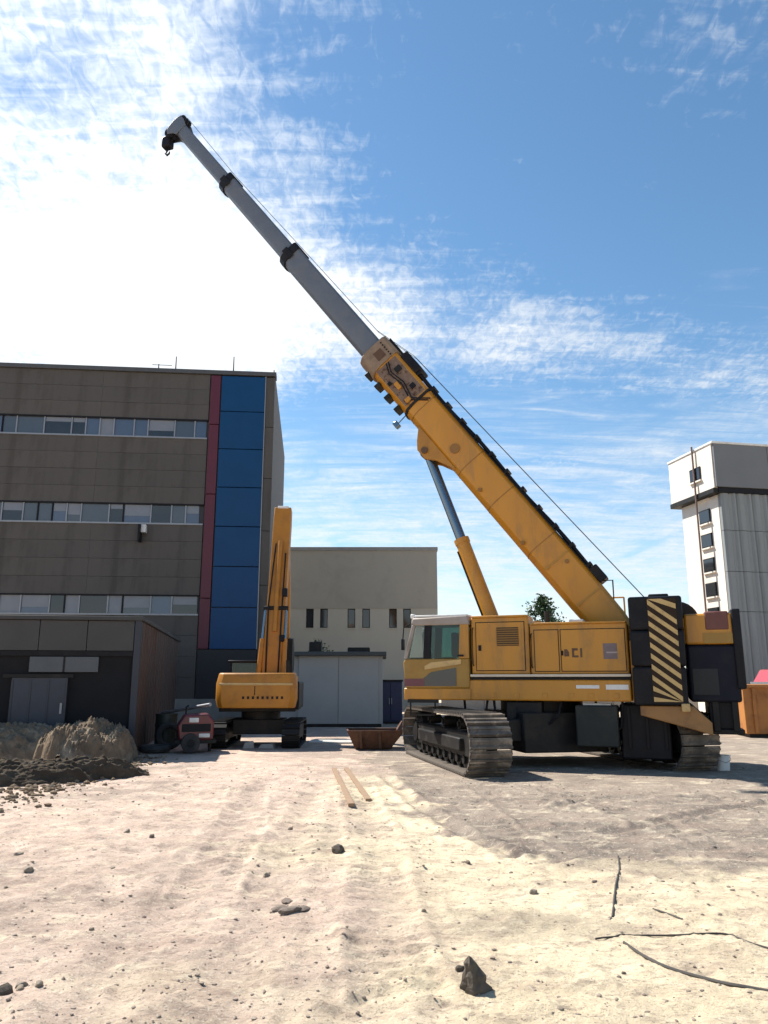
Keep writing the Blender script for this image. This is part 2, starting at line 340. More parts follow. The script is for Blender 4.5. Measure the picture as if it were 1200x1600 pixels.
def ground():
    X, Y = np.meshgrid(xs, ys); Z = height(X, Y); far = smoothstep(np.hypot(X, Y), 60, 120); Z = Z*(1-far)
    nx, ny = len(xs), len(ys)
    co_ = np.stack([X, Y, Z], -1).reshape(-1, 3).astype(np.float32)
    i = np.arange(nx*ny).reshape(ny, nx); q = np.stack([i[:-1, :-1], i[:-1, 1:], i[1:, 1:], i[1:, :-1]], -1).reshape(-1, 4)
    me = bpy.data.meshes.new('ground'); me.vertices.add(len(co_)); me.vertices.foreach_set('co', co_.ravel())
    me.loops.add(q.size); me.loops.foreach_set('vertex_index', q.ravel().astype(np.int32))
    me.polygons.add(len(q)); me.polygons.foreach_set('loop_start', np.arange(0, q.size, 4, dtype=np.int32)); me.polygons.foreach_set('use_smooth', np.ones(len(q), bool))
    me.update(); me.validate()
    wx = X+fbm(X, Y, 1.1, 4, .6)*.9; wy = Y+fbm(X+50, Y, 1.1, 4, .6)*1.0
    ins = inside(wx, wy, GREYP).astype(float)
    edge = seg_dist(wx, wy, GREYP[:9])
    grey = ins*smoothstep(edge, -.05, .30)
    dark = grey*np.exp(-((edge-.35)/.42)**2)*np.clip(.50+fbm(X, Y, 1.5, 4, .6)*1.3, 0, 1)*.75
    for k, qq in enumerate(RUTS):
        d = seg_dist(X+fbm(X, Y, 3, 2)*.12, Y, qq); dark = np.maximum(dark, (.45 if k < 4 else .18)*np.exp(-(d/(.09 if k < 4 else .2))**2)*np.clip(.8+fbm(X, Y, 3, 3)*1.6, 0, 1))
    blot = np.clip(fbm(X+9, Y*1.4, .8, 5, .6)-.14, 0, 1)*1.5*smoothstep(Y, 4, 8)
    dark = np.maximum(dark, np.clip(blot, 0, .45))
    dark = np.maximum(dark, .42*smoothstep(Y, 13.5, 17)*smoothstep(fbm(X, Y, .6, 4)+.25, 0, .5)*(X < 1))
    pink = np.clip(smoothstep(-X+fbm(X, Y, .45, 4, .55)*3.2, -.9, 1.6)*(.95)+smoothstep(Y, 13, 17)*.4, 0, 1)
    pink = np.where(X > .2, np.minimum(pink, .6), pink)
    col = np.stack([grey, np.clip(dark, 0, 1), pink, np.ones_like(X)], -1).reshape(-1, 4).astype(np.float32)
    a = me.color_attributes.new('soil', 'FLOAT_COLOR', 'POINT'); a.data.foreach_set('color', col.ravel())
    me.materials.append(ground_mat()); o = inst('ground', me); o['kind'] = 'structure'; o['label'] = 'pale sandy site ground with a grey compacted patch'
    return o
ground()
def hz(x, y): return float(height(np.array([x]), np.array([y]))[0])

# ------------------------------------------------------------------ office building (left)
OB_A = R(5.4)
cr = at(430, 583, 34)
ob = empty('office_building', (cr.x, cr.y, 0), OB_A, 'grey clad three-storey office block with ribbon windows and a tall blue glazed strip', 'building')
Rm = Matrix.Rotation(OB_A, 3, 'Z'); un, nn = Rm @ Vector((1, 0, 0)), Rm @ Vector((0, 1, 0))
def fhit(x, y):                         # pixel -> (along facade, height); facade plane through the corner
    d = ray(x, y); o = Vector((0, 0, H))-Vector((cr.x, cr.y, 0)); t = -o.dot(nn)/d.dot(nn); p = o+d*t
    return p.dot(un), p.z
TOP = cr.z; tR = fhit(325, 700)[0]; tB0 = fhit(341, 700)[0]; tB1 = fhit(411, 700)[0]; TL = -17.5
CLAD = [mat('grey_cladding', (.084, .074, .064), .65, .0, (.071, .063, .055), 1.2, .8, .05, 30, dirt=(.052, .047, .042), dscale=1.2, damt=.5, stretch=(1.2, 1, .3)),
        mat('grey_cladding_b', (.078, .069, .060), .65, .0, (.068, .060, .053), 1.2, .8, .05, 30, dirt=(.05, .045, .04), dscale=1.2, damt=.5, stretch=(1.2, 1, .3))]
BLUE = mat('blue_panel', (.003, .047, .135), .4, 0, (.003, .056, .158), 1.0, .8, spec=.25)
MAROON = mat('maroon_panel', (.085, .006, .020), .45, 0, (.10, .009, .026), 1.5, .7)
ALU = mat('window_frame', (.28, .29, .31), .4, .4, (.22, .23, .25), 3, .6)
GL = [mat('pane_dark', (.012, .015, .02), .06, 0, (.02, .024, .03), .7, .6, spec=.8), mat('pane_slate', (.055, .07, .09), .08, 0, (.07, .085, .105), .8, .7, spec=.8),
      mat('pane_blind', (.19, .205, .23), .25, 0, (.15, .165, .20), 2, .7, spec=.6), mat('pane_blue', (.07, .10, .16), .08, 0, (.055, .08, .13), .8, .7, spec=.8)]
bx('core_wall', mat('core_grey', (.14, .135, .13), .8), ob, TL, 0, .14, 14, 0, TOP-.02)
BANDS = [(12.62, 13.50), (8.60, 9.50), (4.58, 5.42)]
spand = [(13.50, TOP-.20), (9.50, 12.62), (5.42, 8.60), (1.0, 4.58)]
def clad_field(x0, x1, z0, z1):
    nr = max(1, round((z1-z0)/.80)); hgt = (z1-z0)/nr; nc = max(1, round((x1-x0)/5.2)); wd = (x1-x0)/nc
    me = [None, None]
    for k in range(2): me[k] = MB().box(0, wd-.006, 0, .13, 0, hgt-.011).mesh('cladding_panel', CLAD[k], False)
    for r in range(nr):
        for c in range(nc):
            o = inst('cladding_panel', me[random.random() < .4], ob, (x0+c*wd, random.uniform(-.004, .004), z0+r*hgt))
for z0, z1 in spand: clad_field(TL, tR-.05, z0, z1)
bx('plinth', mat('concrete', (.25, .24, .22), .9, 0, None, 2, .6, .2), ob, TL, 0, -.05, .14, 0, 1.0)
for bi, (z0, z1) in enumerate(BANDS):
    band = bx('window_band', mat('reveal', (.05, .05, .055), .7), ob, TL, tR-.06, .11, .139, z0+.005, z1-.005)
    bx('sill', ALU, band, TL, tR-.06, -.05, .10, z0-.05, z0+.02)
    bx('head_trim', BLK, band, TL, tR-.06, -.03, .10, z1-.05, z1+.01)
    x = TL; i = 0
    while x < tR-.5:
        wd = random.choice((.62, .62, .9, 1.2)); wd = min(wd, tR-.1-x)
        p = random.random(); k = (0 if p < .38 else 1 if p < .58 else 2 if p < .78 else 3)
        bx('pane', GL[k], band, x+.03, x+wd-.03, .075, .10, z0+.03, z1-.05)
        if k != 2 and random.random() < .35: bx('blind', GL[2], band, x+.05, x+wd-.05, .060, .074, z1-.06-random.choice((.2, .35, .5)), z1-.055)
        bx('mullion', ALU if random.random() < .75 else BLK, band, x-.028, x+.028, .02, .10, z0+.03, z1-.05)
        x += wd
# maroon and blue strips of stacked panels, corner pier
zj = [3.1+i*1.81 for i in range(7)]+[TOP-.22]
for z0, z1 in zip(zj[:-1], zj[1:]):
    bx('blue_panel', BLUE, ob, tB0+.03, tB1, -.06, .12, z0, z1-.035, .012)
for z0, z1 in ((3.1, 5.3), (5.3, 10.0), (10.0, 13.3), (13.3, TOP-.22)):
    bx('maroon_panel', MAROON, ob, tR, tB0-.02, -.07, .12, z0, z1-.03, .012)
for i in range(6):
    bx('corner_panel', CLAD[i % 2], ob, tB1+.05, 0, -.02, .13, 1.0+i*2.45, min(1.0+(i+1)*2.45-.02, TOP-.2), .01)
for s in (tB1+.025,): bx('joint_trim', ALU, ob, s-.02, s+.02, -.075, .1, 3.1, TOP-.22)
bx('base_panel', mat('base_black', (.02, .02, .022), .6), ob, tR, tB1+.03, -.04, .13, 1.0, 3.07, .01)
bx('parapet_cap', mat('parapet_metal', (.09, .09, .09), .5, .3), ob, TL, .06, -.12, .5, TOP-.2, TOP, .01)
for pxx, hh in ((273, .75), (364, .85), (246, .35), (428, .25)):
    t = fhit(pxx, 575)[0]; MB().cyl((t, .25, TOP-.03), (t, .25, TOP+hh), .03, .02, 8).build('roof_rod', DRK, ob)
t = fhit(236, 572)[0]; MB().tube([(t, .25, TOP+.3), (t+.9, .25, TOP+.3)], .015).build('roof_rail', DRK, ob)
t, zz = fhit(222, 835); lamp = bx('wall_lamp', BLK, ob, t-.09, t+.0, -.5, .0, zz-.38, zz+.38, .02); bx('lamp_face', WHT, lamp, t+.0, t+.20, -.3, .0, zz+.05, zz+.40, .01)

# ------------------------------------------------------------------ far pale building (centre)
BEI = mat('beige_render', (.39, .355, .295), .85, 0, (.36, .328, .275), .6, .7, .08, 20, dirt=(.26, .24, .21), dscale=.5, damt=.3)
BEI2 = mat('beige_render_lower', (.49, .45, .37), .85, 0, (.45, .413, .34), .6, .7, .08, 20)
YB = 50.0
ztop = at(600, 855, YB).z; xr = at(683, 900, YB).x
hb = empty('pale_hall_building', (0, YB, 0), 0, 'beige windowed hall with a flat roof behind the excavator', 'building')
XL = -14.0
wins = [(478, 490), (500, 512), (543, 555), (566, 578), (608, 620), (630, 642)]
wz0, wz1 = at(500, 981, YB).z, at(500, 951, YB).z
m = MB(); x = XL
wx = [(at(a, 965, YB).x, at(b, 965, YB).x) for a, b in wins]
wx = [(wx[0][0]-5.4, wx[0][1]-5.4), (wx[1][0]-5.4, wx[1][1]-5.4), (wx[0][0]-2.7, wx[0][1]-2.7), (wx[1][0]-2.7, wx[1][1]-2.7)]+wx
for a, b in wx: m.box(x, a, 0, .3, wz0, wz1); x = b
m.box(x, xr, 0, .3, wz0, wz1)
m.box(XL, xr, 0, .3, 0, wz0)
m.build('lower_wall', BEI2, hb)
bx('upper_wall', BEI, hb, XL, xr, -.04, .3, wz1, ztop-.25)
bx('rear_mass', BEI, hb, XL, xr-.01, .6, 14, 0, ztop-.3)
bx('coping', mat('coping_grey', (.30, .29, .27), .7), hb, XL, xr+.06, -.12, 14, ztop-.25, ztop, .02)
for a, b in wx:
    fr = MB(); fr.box(a, a+.05, .12, .2, wz0, wz1).box(b-.05, b, .12, .2, wz0, wz1).box(a+.05, b-.05, .12, .2, wz1-.05, wz1).box(a+.05, b-.05, .12, .2, wz0, wz0+.05)
    wo = fr.build('window', DRK, hb); bx('pane', GL[0], wo, a+.05, b-.05, .15, .17, wz0+.05, wz1-.05); bx('sill', BEI2, wo, a-.06, b+.06, -.06, .11, wz0-.07, wz0-.005)
# low grey annex with metal sheet front
YA = gp(530, 1136).y
xa, xb = at(466, 1080, YA).x, at(592, 1080, YA).x; za = at(530, 1024, YA).z
an = empty('grey_annex', (xa, YA, 0), 0, 'low light-grey annex with a big plain metal front under a dark roof edge', 'shed')
SHEET = mat('pale_grey_sheet', (.36, .35, .325), .75, 0, (.325, .317, .295), 1.2, .7, .04, 40, dirt=(.28, .27, .25), dscale=.7, damt=.3)
W = xb-xa; nP = 2
for i in range(nP): bx('sheet_panel', SHEET, an, i*W/nP, (i+1)*W/nP-.015, -.03+.002*(i % 2), .03, .12, za-.02, .006)
bx('shed_box', SHEET, an, -.7, W+.15, .04, 5, 0, za-.03)
bx('base_rail', DRK, an, -.1, W+.1, -.05, .035, 0, .12)
bx('roof_slab', mat('roof_dark', (.07, .075, .075), .8), an, -.9, W+.3, -.25, 5.2, za-.02, za+.14, .02)
for (xx, w_, h_) in ((.35, .5, .42), (1.9, .9, .2)): bx('roof_vent', DRK, an, xx, xx+w_, .4, 1.0, za+.13, za+.13+h_, .04)
# dark blue storage cabinet beside the annex
p = gp(610, 1131); cb = empty('storage_cabinet', (p.x, p.y, 0), R(4), 'dark blue steel storage cabinet beside the grey annex', 'cabinet')
NAVY = mat('navy_paint', (.012, .018, .07), .5, 0, (.02, .025, .06), 3, .7, .05, 40, dirt=(.06, .06, .07), dscale=2, damt=.4)
bx('carcass', NAVY, cb, -.5, .5, 0, .7, .08, 1.72, .015)
for s in (-1, 1):
    d = bx('door', NAVY, cb, *(sorted((s*.01, s*.47))), -.03, .0, .14, 1.66, .008); bx('handle', ALU, d, s*.05-.015, s*.05+.015, -.07, -.03, .8, 1.05)
bx('base', DRK, cb, -.48, .48, .03, .67, 0, .08); bx('roof_cap', DRK, cb, -.54, .54, -.05, .74, 1.72, 1.80, .01)

# ------------------------------------------------------------------ right building
YR = 38.0
c0 = at(1110, 690, YR); RA = R(11)
rb = empty('clad_tower_building', (c0.x, c0.y, 0), RA, 'tall grey clad block with a sunlit cream side wall', 'building')
CREAM = mat('cream_wall', (.74, .68, .60), .8, 0, (.68, .61, .53), .8, .6, .06, 20, dirt=(.42, .34, .28), dscale=.7, damt=.3)
GCL = mat('grey_profile_sheet', (.235, .25, .25), .6, .0, (.205, .222, .225), 1, .7, .04, 30, dirt=(.15, .16, .155), dscale=.8, damt=.35, stretch=(2, 2, .3))
GDK = mat('grey_fascia', (.155, .16, .168), .55, .1, (.138, .143, .15), 1, .7, .04, 30)
zt = c0.z; dep = 3.6; zb_ = at(1118, 764, YR).z
# local: +x along the grey front to the right, +y back along the cream side
bx('side_wall', CREAM, rb, .35, 1.0, .35, dep, 0, zb_-.2)
bx('upper_side_wall', CREAM, rb, 0, 1.0, 0.03, dep+.4, zb_+.1, zt-.12)
bx('side_ledge', DRK, rb, -.06, .9, .03, dep+.46, zb_-.18, zb_+.08, .02)
bx('rear_mass', CREAM, rb, 1.0, 22, .6, dep, 0, zt-.12)
for i in range(7): bx('fascia_panel', GDK, rb, .05+i*3.1, .05+(i+1)*3.1-.02, -.12, .02, zb_+.12, zt-.1, .01)
bx('dark_channel', BLK, rb, .2, 22, -.02, .5, zb_-.15, zb_+.12)
ribs_z = [0, zb_-6.2, zb_-4.2, zb_-2.1, zb_-.15]
ribs_z = [z for z in ribs_z if z >= 0]
for j in range(len(ribs_z)-1):
    for i in range(24):
        x0 = .36+i*.9
        mm = MB(); mm.prism([(x0, .30), (x0, .12), (x0+.12, .04), (x0+.36, .04), (x0+.46, .12), (x0+.60, .12), (x0+.70, .04), (x0+.80, .04), (x0+.885, .12), (x0+.885, .30)], ribs_z[j]+.01, ribs_z[j+1]-.015, 'z')
        mm.build('cladding_sheet', GCL, rb, smooth=False)
bx('roof_cap', WHT, rb, -.05, 22, -.16, dep+.45, zt-.12, zt, .02)
for i in range(7):
    z0 = zt-1.75-i*1.32 if i < 1 else zt-1.45-i*1.28
    if z0 < .6: break
    xx = 0.0 if z0 > zb_ else .35
    fr = bx('side_window', DRK, rb, xx-.05, xx+.02, 1.05, 2.0, z0, z0+.72); bx('pane', GL[0], fr, xx-.062, xx-.051, 1.11, 1.94, z0+.06, z0+.66); bx('sill', CREAM, fr, xx-.12, xx-.0, 1.0, 2.05, z0-.08, z0-.005)
pole = MB().tube([(-.12, 1.5, 0), (-.12, 1.5, zt+.15)], .05, 8); 
pole.build('downpipe', mat('pipe_brown', (.16, .10, .08), .6), rb)

# ------------------------------------------------------------------ site shed (left)
ps = gp(207, 1181); SA = math.atan2(389-600, 1200)
sh = empty('site_shed', (ps.x, ps.y, 0), -SA, 'dark flat-roofed site shed with rusty brown corrugated side behind the soil heaps', 'shed')
BCL = mat('brown_profile_sheet', (.050, .036, .030), .6, .15, (.075, .042, .028), 1.2, .8, .1, 30, dirt=(.085, .04, .022), dscale=1.2, damt=.6, stretch=(1, 1, .35))
NSH = mat('navy_sheet', (.030, .035, .05), .5, .1, (.022, .026, .036), 1.2, .7, .04, 30)
zs = 3.3; Ld = 11.2; Wd = 4.6
for i in range(18):
    y0 = .05+i*.6
    MB().prism([(-.08, y0), (-.02, y0), (0, y0+.05), (0, y0+.22), (-.035, y0+.28), (-.035, y0+.38), (0, y0+.44), (0, y0+.56), (-.02, y0+.59), (-.08, y0+.59)], .05, zs-.06, 'z').build('corrugated_sheet', BCL, sh, smooth=False)
bx('corner_post', NSH, sh, -.14, .02, -.04, .04, 0, zs, .01)
bx('shed_body', mat('shed_dark', (.018, .018, .02), .8, spec=.15), sh, -Wd, -.081, .06, Ld, 0, zs-.07)
bx('roof_edge', mat('roof_dark2', (.05, .05, .05), .7), sh, -Wd-.1, .06, -.10, Ld+.1, zs-.06, zs+.04, .015)
for i in range(4): bx('fascia_panel', mat('shed_fascia', (.052, .05, .048), .6, 0, None, 1.5, .6), sh, -Wd+i*1.115, -Wd+(i+1)*1.115-.015, -.03, .055, zs-.80, zs-.07, .006)
bx('window_strip', mat('pale_glazing', (.065, .075, .088), .35, 0, (.045, .055, .066), 2, .7), sh, -2.55, -.95, -.01, .055, zs-1.32, zs-.95, .006)
bx('dark_lintel', BLK, sh, -Wd, -.15, -.02, .055, zs-.93, zs-.81)
for xx in (-1.75,): bx('mullion', DRK, sh, xx-.02, xx+.02, -.03, -.005, zs-1.32, zs-.95)
dr = bx('sliding_door', mat('door_slate', (.035, .043, .062), .5, .1, (.028, .036, .05), 1.5, .7, dirt=(.07, .06, .055), dscale=2, damt=.4), sh, -2.9, -1.62, -.05, .05, .05, zs-1.45, .01)
bx('door_rail', DRK, dr, -3.1, -1.5, -.08, -.051, zs-1.45, zs-1.37); bx('door_handle', ALU, dr, -1.75, -1.70, -.09, -.051, 1.0, 1.25)
for i in range(4): bx('door_batten', NSH, dr, -2.9+i*.41, -2.9+i*.41+.05, -.062, -.051, .1, zs-1.5)

# ------------------------------------------------------------------ orange skip, red van, wall, bucket (right edge)
ps = gp(1168, 1153); sk = empty('orange_skip', (ps.x, ps.y, 0), R(-8), 'weathered orange steel skip beside the grey clad block', 'skip')
OSK = mat('weathered_orange', (.42, .17, .035), .6, .05, (.33, .12, .03), 2, .8, .1, 40, dirt=(.20, .08, .03), dscale=2, damt=.6)
zk = at(1180, 1071, ps.y).z
mm = MB(); mm.prism([(0, .12), (-.02, zk), (3.6, zk), (3.4, .12)], 0, 2.0); mm.build('hull', OSK, sk, .02)
for i in range(5): bx('rib', OSK, sk, .25+i*.72, .35+i*.72, -.07, .0, .16, zk-.08, .01)
bx('rim', OSK, sk, -.08, 3.66, -.09, 2.08, zk-.07, zk+.03, .015); bx('base_skid', DRK, sk, .1, 3.3, .1, 1.9, 0, .13)
pv = at(1172, 1100, 30.0)
van = empty('red_van', (pv.x, pv.y, 0), R(0), 'red van with a white stripe parked behind the orange skip', 'van')
REDP = mat('red_paint', (.36, .012, .028), .3, 0, (.30, .012, .03), 2, .5, coat=.4)
mm = MB(); mm.prism([(0, .4), (0, 1.15), (.75, 1.3), (1.35, 2.2), (4.6, 2.25), (4.75, .4)], 0, 1.8); mm.build('body', REDP, van, .06)
MB().prism([(.95, 1.38), (1.42, 2.08), (2.1, 2.1), (2.1, 1.38)], -.012, .0).build('side_window', GL[0], van)
MB().prism([(2.2, 1.38), (2.2, 2.1), (4.4, 2.1), (4.4, 1.38)], -.012, .0).build('side_window', GL[1], van)
bx('white_stripe', WHT, van, .1, 4.7, -.012, .0, 1.62, 1.72)
bx('roof_rack', ALU, van, 1.7, 4.2, .2, 1.6, 2.26, 2.42, .02)
for xx in (.85, 3.85):
    for yy in (-.02, 1.62):
        wl = MB().cyl((xx, yy, .36), (xx, yy+.2, .36), .36, n=24).build('wheel', RUB, van, .02); MB().cyl((xx, yy-.01, .36), (xx, yy+.05, .36), .2, n=20).build('rim', ALU, wl)
bx('headlight', WHT, van, -.012, .1, .1, .4, .85, 1.05); bx('headlight', WHT, van, -.012, .1, 1.4, 1.7, .85, 1.05)
bw = empty('boundary_wall', (8.5, 46, 0), 0, 'low concrete boundary wall behind the crawler crane', 'wall')
CON = mat('concrete_wall', (.30, .285, .26), .9, 0, None, 1.2, .6, .15, 25)
for i in range(7): bx('wall_panel', CON, bw, -5+i*2.5, -5+(i+1)*2.5-.03, 0, .18, 0, 2.1, .01)
for i in range(8): bx('post', CON, bw, -5.15+i*2.5, -4.88+i*2.5, -.06, .24, 0, 2.2, .01)
p = gp(1131, 1204); bk = empty('white_bucket', (p.x, p.y, hz(p.x, p.y)-.01), 0, 'small white plastic bucket on the ground behind the crawler track', 'bucket')
ring = lambda r, z: [(r*math.cos(2*math.pi*i/20), r*math.sin(2*math.pi*i/20), z) for i in range(20)]
MB().loft([ring(.115, 0), ring(.135, .28), ring(.15, .285), ring(.15, .31), ring(.128, .31), ring(.11, .02)]).build('shell', WHT, bk)
MB().tube([(-.14, 0, .29), (-.13, -.08, .22), (0, -.14, .17), (.13, -.08, .22), (.14, 0, .29)], .006).build('handle', ALU, bk)

# ------------------------------------------------------------------ trees
BARK = mat('bark', (.09, .065, .045), .9, 0, None, 6, .7, .5, 20)
LEAF = mat('leaf_green', (.035, .075, .028), .6, 0, (.055, .095, .03), 6, .9)
def tree(name, x, y, h, r, label, seed, z0f=.25, n=2600):
    rnd = random.Random(seed)
    t = empty(name, (x, y, 0), 0, label, 'tree', 'trees behind the works')
    m = MB(); m.tube([(0, 0, -.05), (.04, .02, h*.3), (-.03, .05, h*.6), (.02, 0, h*.92)], [.11, .085, .06, .02], 8)
    for i in range(14):
        z = h*rnd.uniform(.28, .8); a = rnd.uniform(0, 6.28); l = r*rnd.uniform(.6, .95)*(1.15-z/h)*1.6
        m.tube([(0, 0, z), (math.cos(a)*l*.5, math.sin(a)*l*.5, z+l*.30), (math.cos(a)*l, math.sin(a)*l, z+l*.45)], [.035, .022, .008], 5)
    m.build('trunk', BARK, t)
    lm = MB(); cl = []
    for i in range(70):
        u = rnd.random(); z = h*(z0f+(1-z0f)*u); rr = r*(math.sin(math.pi*min(1, (u*.9+.14)))**.7)*rnd.uniform(.35, 1.0); a = rnd.uniform(0, 6.28)
        cl.append((math.cos(a)*rr, math.sin(a)*rr, z, r*rnd.uniform(.16, .32)))
    for i in range(n):
        cx, cy, cz, cr_ = cl[i % len(cl)]
        p = Vector((rnd.gauss(0, .5), rnd.gauss(0, .5), rnd.gauss(0, .42)))*cr_+Vector((cx, cy, cz)); sz = rnd.uniform(.05, .11)
        d1 = Vector((rnd.gauss(0, 1), rnd.gauss(0, 1), rnd.gauss(0, .6))).normalized(); d2 = d1.cross(Vector((rnd.gauss(0, 1), rnd.gauss(0, 1), rnd.gauss(0, 1)))).normalized()
        lm.add([p-d1*sz, p+d2*sz*.5, p+d1*sz, p-d2*sz*.5], [(0, 1, 2, 3)])
    lm.build('crown', LEAF, t, smooth=False)
pt = at(846, 931, 36); tree('leafy_tree', pt.x, 36, pt.z, 1.15, 'bushy green tree rising behind the crane body', 3, n=5200)
pt = at(497, 1004, 40); tree('leafy_tree', pt.x, 40, pt.z, .95, 'small dark tree peeking above the grey annex roof', 5, .3, 1600)

# ------------------------------------------------------------------ crawler crane
HD = R(160)
cx0, cy0 = 3.6, 18.1
ck = empty('crawler_crane', (cx0, cy0, 0), HD, 'large yellow telescopic crawler crane with grey boom sections raised high', 'crane')
def cbx(name, m, x0, x1, y0, y1, z0, z1, bevel=.02, parent=None): return bx(name, m, parent or ck, x0, x1, y0, y1, z0, z1, bevel)
# --- undercarriage
TA = R(102)-HD
tdir = Vector((math.cos(TA), math.sin(TA), 0)); tlat = Vector((-math.sin(TA), math.cos(TA), 0))
RW, HL = .52, 2.15                      # wheel radius incl. chain, half distance of the wheels
per = 4*HL+2*math.pi*RW; NS = 54; pitch = per/NS
sm = MB(); sm.box(-pitch*.47, pitch*.47, -.42, .42, 0, .035).box(-pitch*.40, -pitch*.22, -.42, .42, .035, .075).box(pitch*.15, pitch*.33, -.42, .42, .035, .06)
shoe = sm.mesh('track_shoe', SHOE)
rw = MB().cyl((0, -.16, 0), (0, .16, 0), .17, n=20); rw.cyl((0, .16, 0), (0, .21, 0), .09, n=14); rw.cyl((0, -.21, 0), (0, -.16, 0), .09, n=14); roller = rw.mesh('road_wheel', DRK)
wm = MB().cyl((0, -.14, 0), (0, .14, 0), RW-.06, n=28); wm.cyl((0, .14, 0), (0, .24, 0), .24, n=20); wm.cyl((0, -.24, 0), (0, -.14, 0), .24, n=20)
for i in range(10):
    a = i*math.pi/5; wm.cyl((.33*math.cos(a), .14, .33*math.sin(a)), (.33*math.cos(a), .165, .33*math.sin(a)), .035, n=8)
wheel = wm.mesh('drive_wheel', DRK)
GA = 2.2
for s in (-1, 1):
    off = tlat*(GA*s)
    tk = MB(); tk.box(-HL+.15, HL-.15, -.20, .20, .30, .78).box(-HL+.5, HL-.5, -.30, .30, .40, .66)
    tk = tk.build('track', DRK, ck, .03, loc=(off.x, off.y, 0), rotz=TA)
    for k in range(NS):
        q = (k+.5)*pitch
        if q < 2*HL: x, z, a = -HL+q, 2*RW, 0
        elif q < 2*HL+math.pi*RW: b = (q-2*HL)/RW; x, z, a = HL+RW*math.sin(b), RW+RW*math.cos(b), -b
        elif q < 4*HL+math.pi*RW: x, z, a = HL-(q-2*HL-math.pi*RW), 0, math.pi
        else: b = (q-4*HL-math.pi*RW)/RW; x, z, a = -HL-RW*math.sin(b), RW-RW*math.cos(b), math.pi-b
        o = inst('track_shoe', shoe, tk, (x, 0, z+.055)); o.rotation_euler = (0, -a, 0)
    for k in range(8): inst('road_wheel', roller, tk, (-HL+.55+k*(2*HL-1.1)/7, 0, .245))
    for k in range(3): o = inst('carrier_roller', roller, tk, (-HL+1.0+k*1.15, 0, .90)); o.scale = (.6, .8, .6)
    for e in (-1, 1): inst('drive_wheel', wheel, tk, (e*HL, 0, RW+.055))
cbm = MB(); MT = Matrix.Rotation(TA, 4, 'Z')
cbm.box(-1.25, 1.25, -.95, .95, .30, 1.12, MT)
for e in (-.85, .85): cbm.box(e-.24, e+.24, -GA+.2, GA-.2, .52, .98, MT)
cbm.build('carbody', DRK, ck, .03)
MB().cyl((0, 0, 1.1), (0, 0, 1.38), .92, n=40).build('slew_ring', DRK, ck)
fl = cbx('fuel_tank', mat('dark_green_grey', (.020, .025, .025), .5, .1, (.03, .034, .034), 3, .7, dirt=(.06, .055, .045), dscale=2, damt=.4, spec=.2), -1.75, -.9, .85, 1.35, .45, 1.28, .03)
cbx('tank_cap', WHT, -1.62, -1.05, .95, 1.25, 1.275, 1.32, .01)
cbx('dark_filler', BLK, -2.75, -1.78, -.9, 1.1, .22, 1.30, .03)  # black box added to darken the gap between the tracks
cbx('valve_block', DRK, -.2, .55, .95, 1.3, .75, 1.34, .03)
